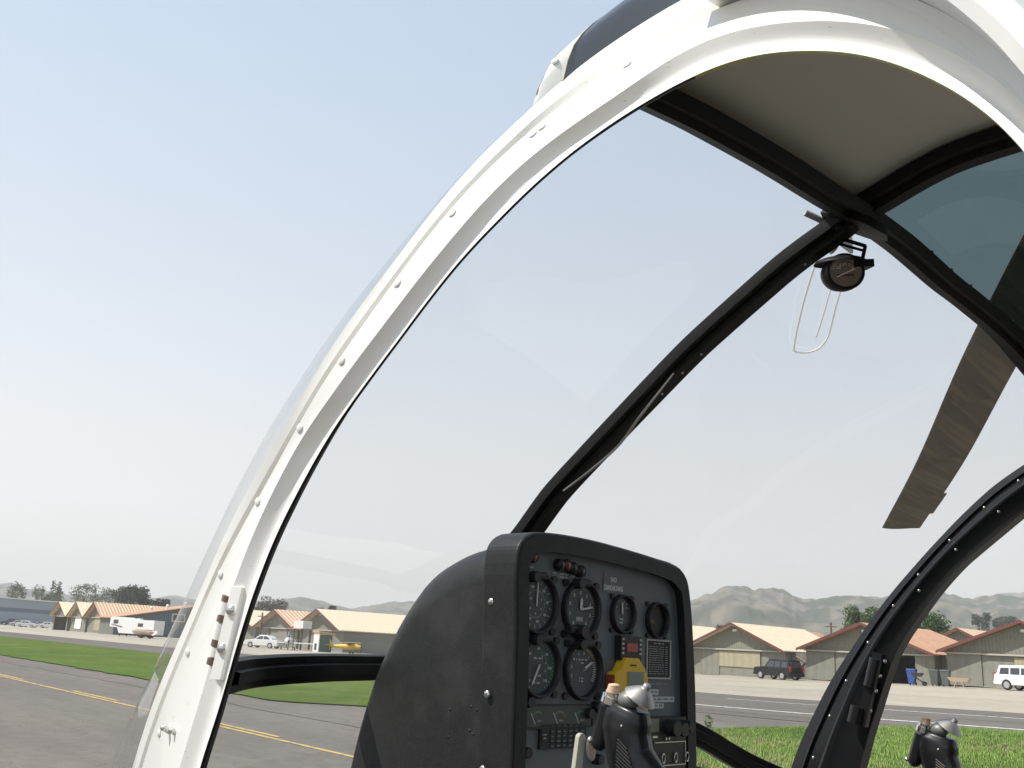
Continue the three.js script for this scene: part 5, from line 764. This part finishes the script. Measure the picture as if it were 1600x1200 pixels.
// bins and barrow
function bin(label, c, x, z) { const g = group('wheeled_bin'); place(g, x, z, 0.2, 0.024); tag(g, label, 'bin', 'wheeled bins by the open hangar'); const r = (y, w) => [V(-w, y, -w), V(w, y, -w), V(w, y, w), V(-w, y, w)]; mesh('tub', hexa([...r(0.12, 0.24), ...r(1.25, 0.36)]), std(c, 0.6), g); mesh('lid', hexa([...r(1.25, 0.39), ...r(1.36, 0.36)]), std(c.map(v => v * 0.85), 0.6), g); for (const s of [-1, 1]) mesh('wheel', cyl(0.13, 0.13, 0.06, 12).rotateX(Math.PI / 2).translate(0.26, 0.13, s * 0.25), tyre, g); mesh('handle', box(0.05, 0.05, 0.6, 0.44, 1.18, 0), std(c, 0.6), g); }
bin('bright blue wheeled bin by the open black doorway', [0.035, 0.08, 0.30], 82.4, -42.9); bin('grey wheeled bin, left one of the dark pair', [0.09, 0.10, 0.09], 82.6, -41.0); bin('grey wheeled bin, right one of the dark pair', [0.10, 0.11, 0.10], 82.6, -40.05);
{ const g = group('wheelbarrow'); place(g, 81.5, -41.95, 0.3, 0.024); tag(g, 'dark wheelbarrow tipped between the blue bin and grey bins', 'wheelbarrow'); const r = (y, a, b) => [V(-a, y, -b), V(a, y, -b), V(a, y, b), V(-a, y, b)]; mesh('tray', hexa([...r(0.75, 0.22, 0.3), ...r(1.05, 0.34, 0.5)]), std([0.05, 0.05, 0.05], 0.6), g); mesh('frame', merge([rod(V(-0.2, 0.75, -0.25), V(-0.2, 0.2, 0.55), 0.025), rod(V(0.2, 0.75, -0.25), V(0.2, 0.2, 0.55), 0.025), rod(V(-0.25, 0.7, -0.1), V(-0.25, 0, -0.35), 0.025), rod(V(0.25, 0.7, -0.1), V(0.25, 0, -0.35), 0.025)]), H.dark, g); mesh('wheel', cyl(0.2, 0.2, 0.1, 14).rotateZ(Math.PI / 2).translate(0, 0.2, 0.55), tyre, g); }
{ const g = group('garden_cart'); place(g, 80.5, -37.9, 0.2, 0.024); tag(g, 'low beige cart with splayed legs before the grey hangar door', 'cart'); const r = (y, a, b) => [V(-a, y, -b), V(a, y, -b), V(a, y, b), V(-a, y, b)]; mesh('tray', hexa([...r(0.45, 0.35, 0.6), ...r(0.78, 0.45, 0.85)]), std([0.55, 0.40, 0.28], 0.6), g); for (const s of [-1, 1]) for (const x of [-0.3, 0.3]) mesh('leg', rod(V(x, 0.45, s * 0.2), V(x, 0, s * 0.4), 0.03), std([0.4, 0.38, 0.36], 0.5), g); }

// ---------------------------------------------------------------- trees
function leafCrown(n, R, cx, cy, cz, size, hue, gap, lobes) {
  const pos = [], col = []; const L = []; for (let k = 0; k < lobes; k++) { const a = rr(0, 6.28), e = rr(-0.5, 1), r = rr(0.45, 0.85); L.push([cx + R[0] * r * Math.cos(a) * Math.cos(e), cy + R[1] * r * Math.sin(e), cz + R[2] * r * Math.sin(a) * Math.cos(e), rr(0.28, 0.48)]); }
  for (let i = 0; i < n; i++) {
    const l = L[Math.floor(rnd() * lobes)]; let u = V(rr(-1, 1), rr(-1, 1), rr(-1, 1)); if (u.lengthSq() > 1) u.normalize(); const rad = l[3] * (0.55 + 0.45 * rnd()); if (u.length() < gap) u.setLength(rr(gap, 1));
    const p = V(l[0] + u.x * R[0] * rad, l[1] + u.y * R[1] * rad * 0.9, l[2] + u.z * R[2] * rad);
    const a = V(rr(-1, 1), rr(-1, 1), rr(-1, 1)).normalize(), b = V(rr(-1, 1), rr(-1, 1), rr(-1, 1)).cross(a).normalize(), s = size * rr(0.55, 1.2);
    const q = [p.clone().addScaledVector(a, -s), p.clone().addScaledVector(b, s * 0.5), p.clone().addScaledVector(a, s), p.clone().addScaledVector(b, -s * 0.5)]; const t = rr(0.75, 1.3);
    for (const k of [0, 1, 2, 0, 2, 3]) { pos.push(q[k].x, q[k].y, q[k].z); col.push(hue[0] * t, hue[1] * t, hue[2] * t); }
  }
  const g = new THREE.BufferGeometry(); g.setAttribute('position', new THREE.Float32BufferAttribute(pos, 3)); g.setAttribute('color', new THREE.Float32BufferAttribute(col, 3)); g.computeVertexNormals(); return { g, L };
}
const leafMat = std([1, 1, 1], 0.85, { vertexColors: true }), barkMat = std([0.17, 0.13, 0.10], 0.9), paleBark = std([0.36, 0.32, 0.27], 0.9);
function tree(name, label, x, z, h, rx, ry, o = {}) {
  const g = group(name); g.position.set(x, 0, z); tag(g, label, 'tree', o.group || 'trees behind the hangars');
  const { g: geo, L } = leafCrown(o.n || 2200, [rx, ry, rx * 0.9], 0, h - ry, 0, o.size || 0.5, o.hue || [0.055, 0.085, 0.03], o.gap || 0.2, o.lobes || 14);
  const tr = [rod(V(0, 0, 0), V(0.2, h - ry, 0.1), h * 0.028 + 0.1, h * 0.016 + 0.05, 8)]; const from = V(0.1, (h - ry) * 0.7, 0.05);
  for (const l of L.slice(0, 9)) tr.push(rod(from, V(l[0], l[1], l[2]), h * 0.011 + 0.03, 0.03, 5));
  mesh('trunk', merge(tr), o.pale ? paleBark : barkMat, g); mesh('crown', geo, leafMat, g); return g;
}
const euc = { hue: [0.115, 0.13, 0.075], pale: true, gap: 0.6, lobes: 26, size: 0.4, n: 1000, group: 'pale gum trees behind the long building' };
tree('gum_tree', 'pale gum tree with open crown, leftmost on the skyline', -195.7, -400, 17.2, 4.3, 5.6, { ...euc }); tree('gum_tree', 'small open pale gum tree, second from the left', -186.9, -400, 16.4, 2.9, 4.2, { ...euc, n: 450 }); tree('gum_tree', 'tall leaning gum tree with stacked crown above the long building', -179.8, -400, 19, 2.6, 6.6, { ...euc, n: 700 });
tree('gum_tree', 'low bushy gum tree at the foot of the tall leaning one', -178.4, -395, 13.5, 5.2, 3.6, { ...euc, gap: 0.3 }); tree('gum_tree', 'broad open gum tree above the small cream hangars', -167.2, -400, 18.3, 6.4, 6.0, { ...euc, n: 1500, lobes: 34 }); tree('gum_tree', 'thin gum tree left of the dark oak', -157.9, -400, 17, 4.4, 5.0, { ...euc, n: 850 });
tree('oak_tree', 'big dark oak tree above the slate shed', -133.1, -360, 16.7, 8.4, 5.6, { hue: [0.038, 0.05, 0.024], n: 5200, lobes: 30, size: 0.5 }); tree('oak_tree', 'smaller dark oak tree right of the big one', -116.2, -340, 11.6, 3.6, 3.6, { hue: [0.04, 0.052, 0.026], n: 2200, size: 0.42 });
tree('tree', 'brownish bare-looking tree behind the striped hangar roof', -60.2, -260, 11.4, 5.0, 4.0, { hue: [0.085, 0.065, 0.05], n: 2600, gap: 0.5, lobes: 24, size: 0.34 });
tree('tree', 'green-brown tree behind the ridge of the long cream roof', -39.6, -230, 9.1, 2.8, 2.6, { hue: [0.055, 0.06, 0.035], n: 2000, size: 0.3 });
for (const [x, z, h, lab] of [[-48, -240, 7.7, 'thin dark conifer left of the green-brown tree'], [-44.6, -240, 8.3, 'dark conifer just left of the green-brown tree'], [-34.8, -240, 8.1, 'dark conifer right of the green-brown tree'], [-31.8, -240, 7.8, 'low dark conifer on the skyline left of the console']]) tree('conifer_tree', lab, x, z, h, 0.95, h * 0.3, { hue: [0.03, 0.045, 0.03], n: 600, size: 0.26, group: 'conifers behind the middle hangars' });
tree('round_tree', 'round bright green tree behind the ridge left of the right cabin frame', 51.9, -140, 10.35, 3.6, 3.2, { hue: [0.055, 0.10, 0.026], n: 5200, lobes: 30, size: 0.22, gap: 0.1 }); tree('round_tree', 'round bright green tree showing right of the right cabin frame', 60.8, -140, 10.2, 3.4, 3.1, { hue: [0.055, 0.10, 0.026], n: 5200, lobes: 30, size: 0.22, gap: 0.1 });
tree('small_tree', 'small dark tree at the hill foot over the cream roof', 45, -200, 8.6, 1.2, 1.5, { hue: [0.045, 0.06, 0.03], n: 700, size: 0.22 }); tree('small_tree', 'flat-topped dark tree beside the small one over the cream roof', 46.9, -200, 8.9, 1.0, 1.0, { hue: [0.04, 0.05, 0.03], n: 600, size: 0.22 });
{ const F = [[68.6, 10.7, 5], [85.8, 12, 7], [107.2, 12.6, 6], [128.7, 13.4, 7], [167.7, 15, 5]]; F.forEach(([x, h, r], k) => tree('hill_foot_tree', ['first', 'second', 'third', 'fourth', 'fifth'][k] + ' low tree from the left along the hill foot behind the right hangars', x, -330, h, r, 4, { hue: [0.045, 0.065, 0.032], n: 1300, size: 0.5, group: 'low trees along the hill foot' })); }
tree('dark_tree', 'dark round tree on the slope over the far right roof', 205.7, -420, 28.4, 4.6, 6, { hue: [0.035, 0.055, 0.032], n: 1800, size: 0.5, group: 'dark trees on the right slope' }); tree('dark_tree', 'dark spreading tree on the slope at the right edge', 216, -420, 27.3, 6, 5, { hue: [0.035, 0.055, 0.032], n: 1800, size: 0.5, group: 'dark trees on the right slope' });
// ---------------------------------------------------------------- hills
function hills(name, az, el, dist, foot, tone, seedN, lab) {          // az/el in degrees from the parking spot; a real ridge with depth
  const n = 320, m = 56, pos = [], col = [], idx = []; const at = a => { let i = 0; while (i < az.length - 2 && a > az[i + 1]) i++; const t = clamp((a - az[i]) / (az[i + 1] - az[i]), 0, 1); return el[i] + (el[i + 1] - el[i]) * t * t * (3 - 2 * t); };
  for (let j = 0; j <= m; j++) for (let i = 0; i <= n; i++) {
    const a = az[0] + (az[az.length - 1] - az[0]) * i / n, t = j / m; const top = dist * Math.tan(at(a) * D2R) + EYE;
    const r = foot + (dist - foot) * Math.min(1, t / 0.8) + (t > 0.8 ? (t - 0.8) * dist * 1.2 : 0);
    const x = r * Math.sin(a * D2R), z = -r * Math.cos(a * D2R);
    const prof = t <= 0.8 ? Math.pow(sstep(0, 0.8, t), 0.85) : 1 - 0.8 * (t - 0.8) / 0.2; const nz = fbm(x / dist * 14 + 40, z / dist * 14 + 40, 4096, seedN, 5) - 0.5, gul = fbm(x / dist * 55 + 70, z / dist * 16 + 70, 4096, seedN + 9, 4) - 0.5;
    const y = top * (prof + (t < 0.8 ? 0.34 * nz * sstep(0, 0.35, t) * sstep(0.8, 0.55, t) + 0.20 * gul * sstep(0, 0.3, t) * sstep(0.8, 0.7, t) : 0)) + (t > 0.7 ? top * 0.05 * gul : 0); pos.push(x, Math.max(-2, y), z);
    const c = tone(x / dist, z / dist, t, a); col.push(...c);
  }
  for (let j = 0; j < m; j++) for (let i = 0; i < n; i++) { const a = j * (n + 1) + i, b = a + 1, c = a + n + 1, d = c + 1; idx.push(a, b, c, b, d, c); }
  const g = new THREE.BufferGeometry(); g.setAttribute('position', new THREE.Float32BufferAttribute(pos, 3)); g.setAttribute('color', new THREE.Float32BufferAttribute(col, 3)); g.setIndex(idx); g.computeVertexNormals();
  return structure(name, g, std([1, 1, 1], 0.95, { vertexColors: true }));
}
const scrub = (s) => (x, z, t, a) => { const n = fbm(x * 110 + 100, z * 110 + 100, 4096, s, 4), p = fbm(x * 45 + 30, z * 45 + 30, 4096, s + 3, 4); let c = mix3([0.085, 0.080, 0.062], [0.185, 0.155, 0.115], sstep(0.35, 0.65, n)); return mix3(c, [0.048, 0.058, 0.036], sstep(0.45, 0.58, p) * 0.85); };
hills('hills', [8.14, 9.59, 11.03, 12.1, 13.18, 14.06, 14.52, 14.94, 15.54, 16.06, 16.68, 17.26, 17.87, 18.72, 19.73, 20.72, 22.03, 23.32, 24.28, 24.74, 25.35, 25.95, 26.56, 27.03, 27.61, 28.21, 29.66, 32.41], [1.66, 2.2, 2.8, 3.21, 3.54, 3.61, 3.49, 3.61, 3.74, 3.62, 3.4, 3.18, 3.24, 3.23, 3.34, 3.34, 3.49, 3.67, 3.93, 3.85, 3.67, 3.49, 3.57, 3.71, 3.63, 3.68, 3.72, 3.48], 1500, 520, (x, z, t, a) => { let c = scrub(91)(x, z, t, a); const g = fbm(x * 30 + 9, z * 30 + 9, 4096, 95, 3); if (t < 0.35) c = mix3(c, [0.075, 0.11, 0.045], sstep(0.35, 0.15, t) * sstep(0.35, 0.6, g)); return c; }, 31);
hills('far_hills', [18.7, 23.61, 25.49, 26.42, 27.64, 28.82, 31.07], [2.68, 3.21, 3.41, 3.7, 3.93, 4.02, 3.76], 2650, 1500, scrub(101), 35);
hills('far_hills', [-17.22, -14.52, -13.15, -12.28, -11.58, -11.03, -10.3, -9.57, -8.65, -7.76, -7.03, -5.95, -2.98, 0.76], [1.05, 1.43, 1.65, 1.85, 1.97, 1.86, 1.76, 1.63, 1.57, 1.7, 1.81, 1.98, 1.97, 1.64], 2100, 900, scrub(111), 37);
hills('far_hills', [-28.6, -26.88, -26.44, -25.65, -23.47, -19.3, -18.32, -16.24, -13.81], [1.5, 1.66, 1.73, 1.49, 1.38, 1.5, 1.67, 1.35, 1.33], 2650, 1400, scrub(121), 39);


renderer.render(scene, camera);
